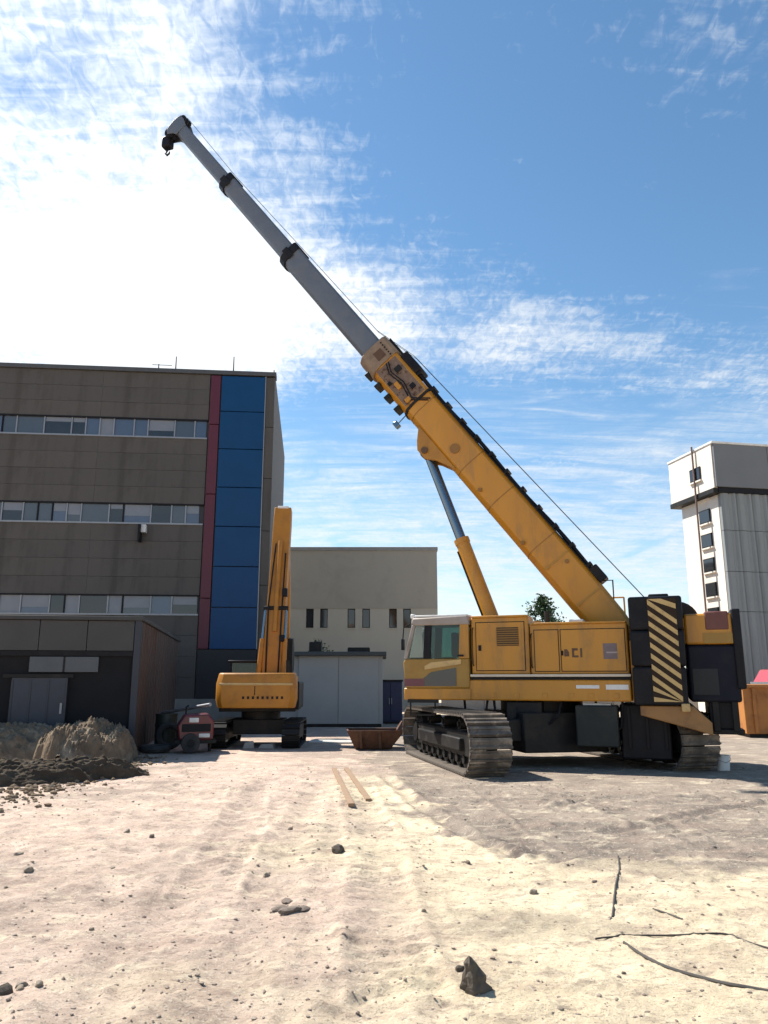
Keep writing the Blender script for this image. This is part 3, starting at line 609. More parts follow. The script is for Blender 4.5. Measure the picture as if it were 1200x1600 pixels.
# --- deck and housings
cbx('deck', YEL, -2.05, 2.72, -1.38, 1.38, 1.36, 1.80, .03)
cbx('deck_skirt', YEL, 1.30, 2.84, .44, 1.42, 1.36, 1.62, .03)
cbx('dark_sill', BLK, -2.06, 1.30, -1.36, 1.36, 1.79, 1.87, .0)
wl_ = cbx('walkway_edge', mat('worn_cream', (.62, .54, .44), .5, 0, (.5, .42, .33), 3, .7), -2.06, 1.30, -1.43, 1.43, 1.86, 1.915, .008)
cbx('side_reflector', WHT, -2.0, -1.55, 1.381, 1.392, 1.60, 1.70, 0)
cbx('side_reflector', WHT, -1.42, -.95, 1.381, 1.392, 1.62, 1.69, 0)
for (xa_, xb_, zt_, yn) in ((.0, 1.28, 3.16, 'front_housing'), (-2.04, -.02, 2.98, 'rear_housing')):
    for s in (1, -1):
        y0, y1 = sorted((s*.62, s*1.36))
        hs = cbx(yn, YEL, xa_, xb_, y0, y1, 1.91, zt_, .035)
        cbx('roof_lip', YEL, xa_+.02, xb_-.02, y0-.02, y1+.035, zt_-.02, zt_+.025, .012, hs)
        yo = s*1.362
        def plate(nm, mt, xA, xB, zA, zB, t=.018, bv=.006, par=hs):
            ya, yb = sorted((yo, yo+s*t)); return cbx(nm, mt, xA, xB, ya, yb, zA, zB, bv, par)
        if yn == 'front_housing':
            plate('door_gap', BLK, .085, 1.175, 1.985, 3.045, .006, 0); d = plate('door', YEL, .10, 1.16, 2.0, 3.03)
            gr = plate('grille', mat('grille_brown', (.055, .03, .012), .7), .22, .70, 2.52, 2.92, .024, 0)
            for k in range(8): cbx('louvre', mat('louvre_yellow', (.24, .115, .016), .5), .22, .70, *sorted((yo+s*.024, yo+s*.040)), 2.535+k*.048, 2.560+k*.048, 0, gr)
            plate('latch', BLK, 1.05, 1.11, 2.42, 2.54, .04); plate('hinge', YEL, .10, .14, 2.15, 2.3, .035); plate('hinge', YEL, .10, .14, 2.7, 2.85, .035)
        else:
            plate('door_gap', BLK, -.635, -.105, 1.965, 2.855, .006, 0); plate('door_gap', BLK, -1.995, -.665, 1.965, 2.855, .006, 0); plate('door', YEL, -.62, -.12, 1.98, 2.84); d = plate('door', YEL, -1.98, -.68, 1.98, 2.84)
            plate('latch', BLK, -.72, -.68, 2.30, 2.40, .04)
            if s == 1:
                mk = MB()                                     # dark mark: block, angle and upright strokes
                mk.prism([(-.74, 2.28), (-.74, 2.43), (-.80, 2.43), (-.84, 2.37), (-.84, 2.28)], yo+.019, yo+.024)
                mk.prism([(-.90, 2.26), (-.90, 2.45), (-.945, 2.45), (-.945, 2.30), (-1.03, 2.30), (-1.03, 2.26)], yo+.019, yo+.024)
                mk.prism([(-1.07, 2.26), (-1.07, 2.45), (-1.11, 2.45), (-1.11, 2.26)], yo+.019, yo+.024)
                mk.prism([(-.93, 2.40), (-.93, 2.45), (-1.02, 2.45), (-1.02, 2.40)], yo+.019, yo+.024)
                mk.build('lettering', BROWN, hs, smooth=False)
                pl = plate('notice', mat('notice_grey', (.16, .12, .13), .5, 0, (.12, .085, .08), 6, .8), -1.82, -1.54, 2.22, 2.54, .024, 0)
                cbx('notice_line', mat('notice_pale', (.34, .27, .27), .5), -1.82, -1.60, yo+.0245, yo+.028, 2.34, 2.37, 0, pl)
cbx('engine_deck', DRK, -2.0, 1.2, -.61, .61, 1.80, 2.3, .02)
cbx('lit_top_plate', WHT, -1.15, -.85, .75, 1.2, 3.0, 3.07, .02)  # sunlit housing top painted in as a white plate
MB().cyl((-.35, .95, 2.98), (-.35, .95, 3.28), .06, n=12).build('exhaust_pipe', DRK, ck)
hr = MB()
for xx in (-1.9, -1.25): hr.tube([(xx, -1.25, 2.98), (xx, -1.25, 3.75)], .02)
hr.tube([(-1.9, -1.25, 3.75), (-1.25, -1.25, 3.75)], .02); hr.tube([(-1.9, -1.25, 3.4), (-1.25, -1.25, 3.4)], .015); hr.build('handrail', YEL, ck)
MB().tube([(-1.75, .2, 3.0), (-1.75, .2, 4.0), (-1.25, .2, 4.0)], .02).build('rope_guide', DRK, ck)
for k, (xx, yy, zz) in enumerate(((-.6, 1.2, 1.2), (.3, 1.25, 1.15), (1.0, 1.1, 1.1), (-1.85, 1.15, 1.0))):
    MB().tube([(xx, yy, 1.37), (xx+.05, yy+.08, zz-.15), (xx+.25, yy+.06, zz-.32), (xx+.50, yy, zz-.1), (xx+.55, yy-.1, 1.37)], .028, 7).build('hose', BLK, ck)
for xx in (-1.8, -1.3, -.9, -.35, .25, .75, 1.15):
    cbx('deck_bolt_plate', YEL, xx, xx+.10, 1.381, 1.395, 1.42, 1.52, .004)
MB().tube([(1.22, 1.40, 2.1), (1.22, 1.47, 2.12), (1.22, 1.47, 2.9), (1.22, 1.40, 2.92)], .014).build('grab_rail', BLK, ck)
MB().tube([(-.06, 1.38, 2.05), (-.06, 1.45, 2.07), (-.06, 1.45, 2.75), (-.06, 1.38, 2.77)], .014).build('grab_rail', BLK, ck)
for xx in (-2.65, -2.3, -1.95): cbx('filler_rib', BLK, xx-.03, xx+.03, 1.10, 1.15, .42, 1.26, .006)
# --- cab
Y0c, Y1c = .46, 1.42
CABW = mat('cab_grey_white', (.33, .28, .245), .5, 0, (.24, .20, .17), 3, .7, dirt=(.36, .28, .2), dscale=3, damt=.4)
CABY = mat('cab_olive_yellow', (.33, .185, .025), .45, 0, (.25, .13, .02), 2.5, .8, dirt=(.30, .22, .1), dscale=2, damt=.4)
cab = MB(); cab.prism([(1.32, 1.62), (2.80, 1.62), (2.86, 2.18), (2.80, 2.26), (1.32, 2.26)], Y0c, Y1c); cab = cab.build('cab', CABY, ck, .025)
MB().prism([(1.30, 3.00), (2.56, 3.00), (2.66, 3.04), (2.62, 3.17), (1.34, 3.20)], Y0c-.02, Y1c+.02).build('roof', CABW, cab, .03)
bx('lit_roof_top', WHT, cab, 1.36, 2.58, Y0c+.04, Y1c-.04, 3.19, 3.235, .01)  # white plate gives the cab roof its sunlit top
for yy in (Y0c, Y1c-.07):
    def pil(nm, poly, mt=CABW): MB().prism(poly, yy, yy+.07).build(nm, mt, cab, .012)
    pil('front_pillar', [(2.76, 2.26), (2.84, 2.26), (2.64, 3.01), (2.56, 3.01)])
    pil('middle_pillar', [(2.22, 2.26), (2.38, 2.26), (2.34, 3.01), (2.18, 3.01)], BLK)
    pil('rear_pillar', [(1.32, 2.26), (1.56, 2.26), (1.52, 3.01), (1.32, 3.01)], YEL)
for yy in (Y0c+.02, Y1c-.045):
    MB().prism([(2.34, 2.27), (2.76, 2.27), (2.57, 3.0), (2.30, 3.0)], yy, yy+.012).build('quarter_glass', glass('clear_glass', (.92, .94, .93), .03, .97), cab)
    MB().prism([(1.56, 2.27), (2.26, 2.27), (2.22, 3.0), (1.52, 3.0)], yy, yy+.012).build('door_glass', CGLASS, cab)
MB().prism([(2.79, 2.27), (2.805, 2.27), (2.61, 3.0), (2.595, 3.0)], Y0c+.07, Y1c-.07).build('windscreen', CGLASS, cab)
BRIGHT_INSERT = mat('bright_insert', (.80, .74, .68), .7)  # pale panel added behind the quarter glass to make it look bright
_n = BRIGHT_INSERT.node_tree; _t = _n.nodes.new('ShaderNodeBsdfTranslucent'); _t.inputs[0].default_value = (.85, .80, .75, 1); _m = _n.nodes.new('ShaderNodeMixShader'); _m.inputs[0].default_value = .6
_n.links.new(_n.nodes['Principled BSDF'].outputs[0], _m.inputs[1]); _n.links.new(_t.outputs[0], _m.inputs[2]); _n.links.new(_m.outputs[0], _n.nodes['Material Output'].inputs[0])
MB().prism([(2.40, 2.29), (2.72, 2.29), (2.56, 2.97), (2.42, 2.97)], Y1c-.075, Y1c-.065).build('bright_insert', BRIGHT_INSERT, cab)
MB().prism([(1.50, 2.24), (2.18, 2.18), (2.34, 2.10), (2.34, 2.02), (1.50, 2.14)], Y1c+.001, Y1c+.02).build('door_trim', TAN, cab)
MB().prism([(1.62, 1.66), (1.62, 2.06), (2.2, 1.96), (2.44, 1.78), (2.44, 1.66)], Y1c+.001, Y1c+.012).build('lower_glass', GL[0], cab)
bx('door_handle', BLK, cab, 1.44, 1.58, Y1c, Y1c+.05, 2.30, 2.34, .01)
bx('red_step_panel', mat('dull_red', (.16, .05, .055), .6, 0, (.11, .045, .05), 4, .7), cab, 2.35, 2.82, Y1c, Y1c+.014, 1.66, 1.82, 0)
MB().tube([(2.66, Y1c, 3.05), (2.80, Y1c+.10, 2.95), (2.82, Y1c+.12, 2.65)], .014).build('mirror_arm', DRK, cab)
bx('mirror', BLK, cab, 2.79, 2.84, Y1c+.05, Y1c+.19, 2.45, 2.70, .015)
for yy in (Y0c+.15, Y1c-.2): bx('work_lamp', WHT, cab, 2.60, 2.70, yy, yy+.12, 3.17, 3.27, .02)
seat = MB(); seat.box(1.75, 2.2, .72, 1.15, 2.1, 2.3).box(1.68, 1.8, .72, 1.15, 2.3, 2.85); seat.build('seat', BLK, cab, .04)
bx('console', DRK, cab, 2.4, 2.72, .6, 1.25, 2.2, 2.42, .03)
MB().box(2.05, 2.75, 1.385, 1.43, 1.30, 1.37).box(2.1, 2.7, 1.39, 1.43, 1.02, 1.06).box(2.1, 2.13, 1.39, 1.43, 1.02, 1.36).box(2.67, 2.70, 1.39, 1.43, 1.02, 1.36).build('cab_step', DRK, ck, .006)
# --- counterweights
for s in (1, -1):
    ya, yb = sorted((s*.78, s*1.60))
    cw = cbx('counterweight', BLK, -3.12, -2.10, ya, yb, 1.30, 2.05, .04)
    for z0, z1 in ((2.06, 2.78), (2.79, 3.47)): cbx('weight_slab', BLK, -3.14, -2.10, ya, yb, z0, z1, .05, cw)
    cbx('lifting_lug', BLK, -2.9, -2.5, ya+.25, yb-.25, 3.46, 3.54, .03, cw)
    if s == 1:
        pl = cbx('chevron_board', mat('chevron_dark', (.028, .014, .007), .5, spec=.2), -3.03, -2.47, 1.601, 1.612, 1.36, 3.42, 0, cw)
        for k in range(10):
            z = 3.40-k*.215
            poly = [(-2.48, z), (-2.48, z-.10), (-3.02, z-.52), (-3.02, z-.42)]
            poly = [(a, max(b, 1.37)) for a, b in poly]
            if poly[0][1]-poly[1][1] < .02: break
            MB().prism(poly, 1.6125, 1.617).build('chevron_stripe', TAN, pl, smooth=False)
        MB().prism([(-2.48, 3.41), (-3.02, 3.20), (-3.02, 3.30), (-2.75, 3.41)], 1.6125, 1.617).build('chevron_stripe', TAN, pl, smooth=False)
MB().prism([(-2.2, 1.10), (-2.2, 1.29), (-3.2, 1.29), (-3.52, .98), (-3.52, .74), (-3.1, .86)], -1.5, 1.5).build('counterweight_tray', mat('tray_brown', (.30, .15, .045), .55, 0, (.22, .11, .04), 3, .8, dirt=(.12, .07, .04), dscale=2, damt=.5), ck, .02)
cbx('tray_lug', TAN, -3.14, -2.98, 1.48, 1.62, 1.18, 1.34, .02)
# --- rear hoist block
rh = cbx('hoist_frame', YEL, -4.08, -3.16, -1.2, 1.22, 2.50, 3.12, .05)
cbx('hoist_cover', mat('dull_maroon', (.12, .035, .03), .55, 0, (.16, .06, .04), 4, .7), -4.0, -3.55, .3, 1.23, 2.78, 3.16, .03, rh)
cbx('hoist_plate', CABY, -4.05, -3.5, 1.221, 1.235, 2.52, 2.72, 0, rh)
cbx('rear_guard', BLK, -4.22, -4.05, -1.25, 1.26, 1.62, 3.20, .03, rh)
cbx('rear_weight', mat('navy_black', (.010, .011, .02), .5, 0, (.016, .017, .026), 3, .8, dirt=(.035, .033, .033), dscale=2, damt=.4, spec=.12), -4.12, -3.17, -1.22, 1.2, 1.36, 2.49, .05)
cbx('weight_panel', mat('dull_panel', (.028, .03, .033), .5, spec=.2), -3.72, -3.24, 1.201, 1.215, 1.50, 2.02, .01)
cbx('rear_skirt', BLK, -4.02, -3.50, -.9, 1.08, .84, 1.37, .02)
for xx in (-3.98, -3.62): cbx('support_leg', DRK, xx-.06, xx+.06, 1.085, 1.16, .80, 1.38, .01)
cbx('leg_foot', DRK, -4.12, -3.45, .5, 1.12, .74, .84, .02)
MB().cyl((-3.05, -.5, 3.0), (-3.05, .55, 3.0), .34, n=28).cyl((-3.05, -.55, 3.0), (-3.05, -.5, 3.0), .44, n=28).cyl((-3.05, .55, 3.0), (-3.05, .6, 3.0), .44, n=28).build('winch_drum', DRK, ck)
cbx('winch_bed', DRK, -3.3, -2.2, -.62, .66, 2.2, 2.6, .02)
cbx('rear_bulkhead', YEL, -2.30, -2.06, -1.3, 1.3, 1.36, 2.6, .02)
# --- boom
BE = math.atan2(19.51-10.46, 11.03-4.09)
ax_, nz_ = Vector((math.cos(BE), 0, math.sin(BE))), Vector((-math.sin(BE), 0, math.cos(BE)))
hinge = Vector((-1.95, -.1, 2.6))
def BP(s, y, n): return hinge+ax_*s+nz_*n+Vector((0, y, 0))
S1, S2, S3, S4 = 9.95, 14.36, 18.1, 21.1
def prof(w_, h_, s):
    a, b = w_/2, h_/2
    pr_ = [(-a*.85, b), (a*.85, b), (a, b*.82), (a, -b*.25), (a*.86, -b*.68), (a*.5, -b*.93), (0, -b), (-a*.5, -b*.93), (-a*.86, -b*.68), (-a, -b*.25), (-a, b*.82)]
    return [BP(s, y, n) for y, n in pr_]
def bbox(name, m, par, s0, s1, y0, y1, n0, n1, bevel=.01):
    mm = MB(); vs = [BP(s, y, n) for s in (s0, s1) for y in (y0, y1) for n in (n0, n1)]
    mm.add(vs, [(0, 1, 3, 2), (4, 6, 7, 5), (0, 4, 5, 1), (2, 3, 7, 6), (0, 2, 6, 4), (1, 5, 7, 3)]); return mm.build(name, m, par, bevel)
b0 = MB().loft([prof(.78, .62, -.15), prof(.80, .84, .5), prof(.80, .90, 1.3), prof(.80, .90, S1)]).build('boom_base', YEL, ck, .0)
MB().loft([prof(.90, 1.02, S1-.62), prof(.90, 1.02, S1)]).build('boom_collar', mat('collar_brown', (.26, .18, .11), .55, 0, (.16, .11, .08), 3, .8, dirt=(.08, .06, .05), dscale=2.5, damt=.6), b0, .02)
MB().loft([prof(.86, .97, S1-2.12), prof(.86, .97, S1-2.05)]).build('boom_band', DRK, b0)
for n_, (sA, sB, wA, hA) in enumerate(((S1-.4, S2, .64, .66), (S2-.4, S3, .52, .53), (S3-.4, S4, .43, .43))):
    bs = MB().loft([prof(wA, hA, sA), prof(wA, hA, sB)]).build('boom_section', GRY, ck)
    if n_ < 2: MB().loft([prof(wA+.07, hA+.09, sB-.26), prof(wA+.07, hA+.09, sB)]).build('boom_collar', BLK, bs, .01)
    if n_ < 2:
        for yy in (wA/2+.035, -wA/2-.065): bbox('wear_pad', BLK, bs, sB-.32, sB+.05, yy, yy+.03, -.1, .1)
for s_ in (2.9, 4.4, 5.6, 7.6): MB().loft([prof(.812, .912, s_), prof(.812, .912, s_+.025)]).build('weld_seam', mat('seam_ochre', (.30, .135, .012), .5), b0)
# lettering on the near side of the boom (dark strokes, unreadable)
lt = MB()
def stroke(s0, s1, n0, n1):
    lt.add([BP(s, .401+dy, n) for s in (s0, s1) for dy in (0, .005) for n in (n0, n1)], [(0, 1, 3, 2), (4, 6, 7, 5), (0, 4, 5, 1), (2, 3, 7, 6), (0, 2, 6, 4), (1, 5, 7, 3)])
rl = random.Random(4)
bbox('decal_panel', mat('decal_brown', (.19, .115, .07), .55, 0, (.13, .085, .06), 5, .9, dirt=(.28, .22, .17), dscale=6, damt=.5), b0, S1-2.0, S1-.66, .400, .4005, -.30, .36, 0)
for k in range(46):
    sc = S1-rl.uniform(.70, 1.98); nA = rl.uniform(-.30, .30); stroke(sc-rl.uniform(.02, .08), sc, nA, nA+rl.uniform(.02, .07))
for k, (s0, n0, ls, ln, mt) in enumerate(((.95, .10, .16, .18, DRK), (1.3, -.16, .22, .12, YEL), (1.62, .12, .14, .14, BLK), (1.85, -.22, .12, .16, YEL), (1.15, -.28, .10, .10, BLK))):
    bbox('valve_plate', mt, b0, S1-s0-ls, S1-s0, .40, .44+.02*(k % 2), n0, n0+ln, .008)
for n0 in (-.05, .02): MB().tube([BP(S1-.70, .46, n0+.1), BP(S1-1.0, .47, n0-.02), BP(S1-1.45, .45, n0+.06), BP(S1-1.95, .44, n0-.05), BP(S1-2.3, .41, n0+.3)], .018).build('hose', BLK, b0)
for k in range(6): MB().cyl(BP(S1-.12-k*.09, .45, .30), BP(S1-.12-k*.09, .475, .30), .022, n=8).build('bolt', DRK, b0)
lt.build('worn_markings', BROWN, b0, smooth=False)['kind'] = 'stuff'
bbox('nameplate', BROWN, b0, S1-.50, S1-.22, .452, .46, -.06, .20, 0)
# hoses and tray along the top, brackets below
mm = MB()
for yy, nn_ in ((.30, .50), (.22, .53), (.12, .50)): mm.tube([BP(s, yy, nn_+.02*math.sin(s*2.1+yy*9)) for s in np.linspace(1.6, S1-1.2, 40)], .035, 6)
mm.build('hose_bundle', BLK, b0)
bbox('hose_tray', DRK, b0, 1.5, S1-2.2, .02, .40, .45, .475)
for k in range(12): bbox('hose_clamp', BLK, b0, 1.8+k*.6, 1.88+k*.6, .0, .37, .46, .60)
bbox('end_stop', BLK, b0, 1.35, 1.75, -.1, .40, .44, .66, .03)
bbox('hose_reel_box', BLK, b0, S1-1.45, S1-.75, -.3, .38, .44, .68, .05)
for k in range(4): bbox('guide_bracket', DRK, b0, S1-.5-k*.45, S1-.38-k*.45, -.1, .25, -.60, -.42, .015)
bbox('head_bracket', BLK, b0, S1-.55, S1-.1, -.3, .3, .50, .58, .02)
for s_, n_ in ((6.15, -.05), (6.15, -.05), (4.9, -.25), (3.2, -.3), (2.2, .2))[1:]:
    MB().cyl(BP(s_, .38, n_), BP(s_, .425, n_), .13 if s_ > 6 else .05, n=16).build('pin_boss', mat('boss_brown', (.26, .12, .02), .5), b0)
for s_ in (1.25, 2.35): bbox('weld_strap', mat('strap_yellow', (.40, .20, .02), .45), b0, s_, s_+.05, .40, .412, -.3, .36, 0)
lug = MB(); pl = [(5.75, -.36), (7.35, -.36), (7.05, -.66), (6.85, -.80), (6.55, -.80), (6.3, -.6)]
for y0 in (.18, -.30):
    vs = [BP(s, y0, n) for s, n in pl]+[BP(s, y0+.12, n) for s, n in pl]; n6 = 6
    lug.add(vs, [tuple(range(6)), tuple(range(11, 5, -1))]+[(i, i+6, (i+1) % 6+6, (i+1) % 6) for i in range(6)])
lug.build('cylinder_lug', mat('lug_orange', (.42, .19, .02), .5, 0, (.30, .13, .02), 3, .8), b0, .01)
piv = BP(6.70, 0, -.66)
MB().cyl(piv+Vector((0, -.36, 0)), piv+Vector((0, .36, 0)), .085, n=16).build('pivot_pin', BROWN, b0)
# lift cylinder
cb0 = Vector((.55, -.1, 1.7)); dcy = (piv-cb0)
lc = MB().cyl(cb0, cb0+dcy*.60, .175, n=24).cyl(cb0+dcy*.585, cb0+dcy*.605, .192, n=24).build('lift_cylinder', YEL, ck)
MB().cyl(cb0+dcy*.55, cb0+dcy*.97, .125, n=20).build('rod', ROD, lc)
MB().cyl(piv+Vector((0, -.17, 0)), piv+Vector((0, .17, 0)), .17, n=20).build('rod_eye', DRK, lc)
MB().tube([cb0+dcy*.15+Vector((.20, .05, 0)), cb0+dcy*.55+Vector((.20, .05, 0))], .022).build('oil_pipe', DRK, lc)
# foot brackets
for yy in (-.72, .47): MB().prism([(-2.2, 1.8), (-1.35, 1.8), (-1.55, 2.75), (-1.75, 2.95), (-2.1, 2.95), (-2.25, 2.7)], yy, yy+.09).build('boom_bracket', YEL, ck, .01)
MB().cyl(hinge+Vector((0, -.6, 0)), hinge+Vector((0, .7, 0)), .11, n=18).build('hinge_pin', DRK, ck)
# boom head
hd = MB(); hp = [(S4-.15, .215), (S4+.10, .30), (S4+.30, .30), (S4+.36, .05), (S4+.30, -.34), (S4+.14, -.42), (S4-.02, -.26), (S4-.15, -.215)]
for y0 in (-.24, .20):
    vs = [BP(s, y0, n) for s, n in hp]+[BP(s, y0+.04, n) for s, n in hp]; k8 = len(hp)
    hd.add(vs, [tuple(range(k8)), tuple(range(2*k8-1, k8-1, -1))]+[(i, i+k8, (i+1) % k8+k8, (i+1) % k8) for i in range(k8)])
hd = hd.build('boom_head', GRY, ck, .008)
for s_, n_, r_ in ((S4+.20, -.32, .19), (S4+.20, .26, .14)):
    for y0 in (-.15, -.02, .11): MB().cyl(BP(s_, y0, n_), BP(s_, y0+.07, n_), r_, n=24).build('sheave', BLK, hd)
hp0 = BP(S4+.28, 0, -.48)
hk = MB(); hk.box(-.16, .16, -.14, .14, -.42, -.02, Matrix.Translation(hp0)); hk = hk.build('hook_block', BLK, ck, .05)
MB().tube([hp0+Vector(q) for q in ((0, 0, -.40), (0, 0, -.52), (.06, 0, -.60), (0, 0, -.68), (-.09, 0, -.63), (-.10, 0, -.56))], [.03, .03, .035, .035, .03, .015], 8).build('hook', BLK, hk)
mm = MB()
for y0 in (-.08, .06): mm.tube([hp0+Vector((.0, y0, -.05)), BP(S4+.24, y0, -.32)], .012)
mm.build('hoist_rope', DRK, hk)
for yy in (-.12, .10):
    a, b = Vector((-2.55, yy, 3.42)), BP(S4+.20, yy*.6, .41); md = BP(S1-.9, yy, .74)
    MB().tube([a, md, BP(S1+.5, yy*.6, .45), BP(S2-.1, yy*.6, .40), BP(S3-.1, yy*.6, .33), b], .007, 5).build('hoist_rope', mat('wire_rope', (.10, .10, .11), .5, .5), ck)
MB().tube([BP(S1-2.1, .2, -.45), BP(S1-2.15, .25, -.75)], .014).build('lamp_bracket', DRK, b0)
bbox('boom_lamp', ROD, b0, S1-2.25, S1-2.07, .18, .34, -.86, -.72, .02)

# ------------------------------------------------------------------ excavator
ex = empty('tracked_excavator', (-3.52, 22.7, 0), R(2), 'smaller orange tracked excavator seen from behind with its boom straight up', 'excavator')
def ebx(name, m, *a, bevel=.02, parent=None): return bx(name, m, parent or ex, *a, bevel)
esm = MB(); esm.box(-.24, .24, -.075, .075, 0, .03).box(-.24, .24, -.06, -.02, .03, .055); eshoe = esm.mesh('track_shoe', DRK)
for s in (-1, 1):
    tk = ebx('track', DRK, s*.98-.17, s*.98+.17, -1.15, 1.15, .18, .55, bevel=.03)
    r_, hl = .30, 1.15; pr_ = 4*hl+2*math.pi*r_; n_ = 42
    for k in range(n_):
        q = (k+.5)*pr_/n_
        if q < 2*hl: y, z, a = -hl+q, 2*r_, 0
        elif q < 2*hl+math.pi*r_: b = (q-2*hl)/r_; y, z, a = hl+r_*math.sin(b), r_+r_*math.cos(b), -b
        elif q < 4*hl+math.pi*r_: y, z, a = hl-(q-2*hl-math.pi*r_), 0, math.pi
        else: b = (q-4*hl-math.pi*r_)/r_; y, z, a = -hl-r_*math.sin(b), r_-r_*math.cos(b), math.pi-b
        o = inst('track_shoe', eshoe, tk, (s*.98, y, z+.04)); o.rotation_euler = (a, 0, 0)
    for e in (-1, 1): MB().cyl((s*.98-.15, e*hl, r_+.04), (s*.98+.15, e*hl, r_+.04), r_-.03, n=20).build('sprocket', DRK, tk)
ebx('undercarriage', DRK, -.7, .7, -.6, .6, .32, .72)
MB().cyl((0, 0, .70), (0, 0, .96), .55, n=28).build('slew_ring', DRK, ex)
ebx('deck', DRK, -1.05, 1.05, -.9, 1.3, .94, 1.10)
zl, zh = 1.05, 1.98
cwp = [(-1.10, -.80), (-1.10, -1.18), (-1.05, -1.32), (-.92, -1.42), (.92, -1.42), (1.05, -1.32), (1.10, -1.18), (1.10, -.80)]
cwm = MB(); cwm.loft([[(x*.95, y*.97, zl) for x, y in cwp], [(x, y, zl+.22) for x, y in cwp], [(x, y, zl+.64) for x, y in cwp], [(x*.95, y*.95, zh-.02) for x, y in cwp], [(x*.93, y*.93, zh) for x, y in cwp]])
ecw = cwm.build('counterweight', ORG, ex, .02)
ebx('bumper_strip', TAN, -.98, 1.0, -1.435, -1.40, zl+.60, zl+.66, bevel=.01, parent=ecw)
for k in range(9): ebx('vent_slot', BLK, -.35+k*.13, -.29+k*.13, -1.43, -1.40, zl+.24, zl+.31, bevel=0, parent=ecw)
ebx('hood_handle', BROWN, -.25, .45, -1.25, -1.18, zh-.07, zh-.0, bevel=.01, parent=ecw)
ebx('engine_hood', ORG, -1.02, 1.02, -.80, .35, 1.10, 1.92, bevel=.05)
ebx('hood_side', BLK, 1.02, 1.14, -.9, .9, 1.0, 1.75, bevel=.04)
ecab = ebx('cab', BLK, -1.02, -.12, .35, 1.45, 1.10, 1.95, bevel=.04)
ebx('roof', BLK, -1.06, -.08, .32, 1.48, 2.28, 2.36, bevel=.03, parent=ecab)
for (xx, yy) in ((-1.0, .38), (-.2, .38), (-1.0, 1.38), (-.2, 1.38)): ebx('pillar', BLK, xx, xx+.06, yy, yy+.06, 1.94, 2.30, bevel=.005, parent=ecab)
ebx('rear_glass', CGLASS, -.94, -.2, .40, .41, 1.96, 2.28, bevel=0, parent=ecab)
for xx in (-.92, .80): ebx('tail_light', mat('lamp_red', (.25, .01, .01), .3), xx, xx+.12, -1.36, -1.30, zl+.42, zl+.50, parent=ecw)
MB().cyl((.75, -.3, 1.9), (.75, -.3, 2.35), .05, n=12).build('exhaust', DRK, ex)
ebx('hood_seam', BLK, -.03, -.01, -1.43, -1.415, zl+.34, zl+.58, bevel=0, parent=ecw)
# boom up and away
def epath(name, m, pts, parent=None, bevel=.015):     # pts: (y, z, half width x, half depth)
    rings = []
    for i, (x, y, z, wx_, dp) in enumerate(pts):
        a = pts[max(i-1, 0)]; b = pts[min(i+1, len(pts)-1)]
        d = Vector((0, b[1]-a[1], b[2]-a[2])).normalized(); n = Vector((0, -d.z, d.y))
        c = Vector((x, y, z)); rings.append([c+Vector((-wx_, 0, 0))+n*dp, c+Vector((wx_, 0, 0))+n*dp, c+Vector((wx_, 0, 0))-n*dp, c+Vector((-wx_, 0, 0))-n*dp])
    return MB().loft(rings).build(name, m, parent or ex, bevel)
XB = .20
ebm = epath('boom', ORG, [(XB, .55, 1.2, .28, .2), (XB+.02, .62, 2.2, .28, .30), (XB+.08, .75, 3.6, .28, .32), (XB+.12, .95, 5.2, .27, .28), (XB+.15, 1.15, 6.6, .27, .24), (XB+.16, 1.22, 7.1, .26, .22)])
for yy in (-.36, .36):
    lo, hi = Vector((XB+yy*1.05, .25, 1.5)), Vector((XB+.09+yy*.85, .5, 3.9))
    cy = MB().cyl(lo, lo.lerp(hi, .62), .075, n=14).build('boom_cylinder', ORG, ex); MB().cyl(lo.lerp(hi, .6), hi, .045, n=12).build('rod', ROD, cy)
MB().cyl((XB-.28, .5, 3.9), (XB+.46, .5, 3.9), .07, n=12).build('pin', DRK, ebm)
for a, b, r_ in (((XB+.08, .35, 3.2), (XB+.15, .72, 6.0), .07),):
    cy = MB().cyl(a, b, r_, n=14).build('arm_cylinder', ORG, ebm)
for xx, z0, z1 in ((.24, 1.9, 5.6), (-.16, 2.0, 5.9)):
    MB().tube([(XB+xx*.9, .3, z0), (XB+xx+.03, .38, (z0+z1)/2), (XB+xx*.75+.14, .62, z1)], .025).build('hose', BLK, ebm)
ebx('hose_bracket', BLK, XB+.26, XB+.42, .4, .6, 4.25, 4.5, parent=ebm); ebx('hose_bracket', BLK, XB+.22, XB+.38, .3, .5, 2.9, 3.1, parent=ebm)
arm = epath('arm', ORG, [(XB+.16, 1.25, 7.02, .20, .12), (XB+.18, 1.75, 6.7, .13, .22), (XB+.21, 2.5, 4.6, .12, .17), (XB+.21, 2.75, 3.1, .11, .11)])
ebx('boom_tip_plate', WHT, XB+.0, XB+.34, .98, 1.40, 7.09, 7.17, parent=arm)
bk_ = MB(); bk_.prism([(2.5, 3.1), (3.0, 3.15), (3.4, 2.6), (3.25, 2.1), (2.7, 1.9), (2.45, 2.3)], XB-.15, XB+.45, 'x'); bk_.build('bucket', DRK, arm, .02)

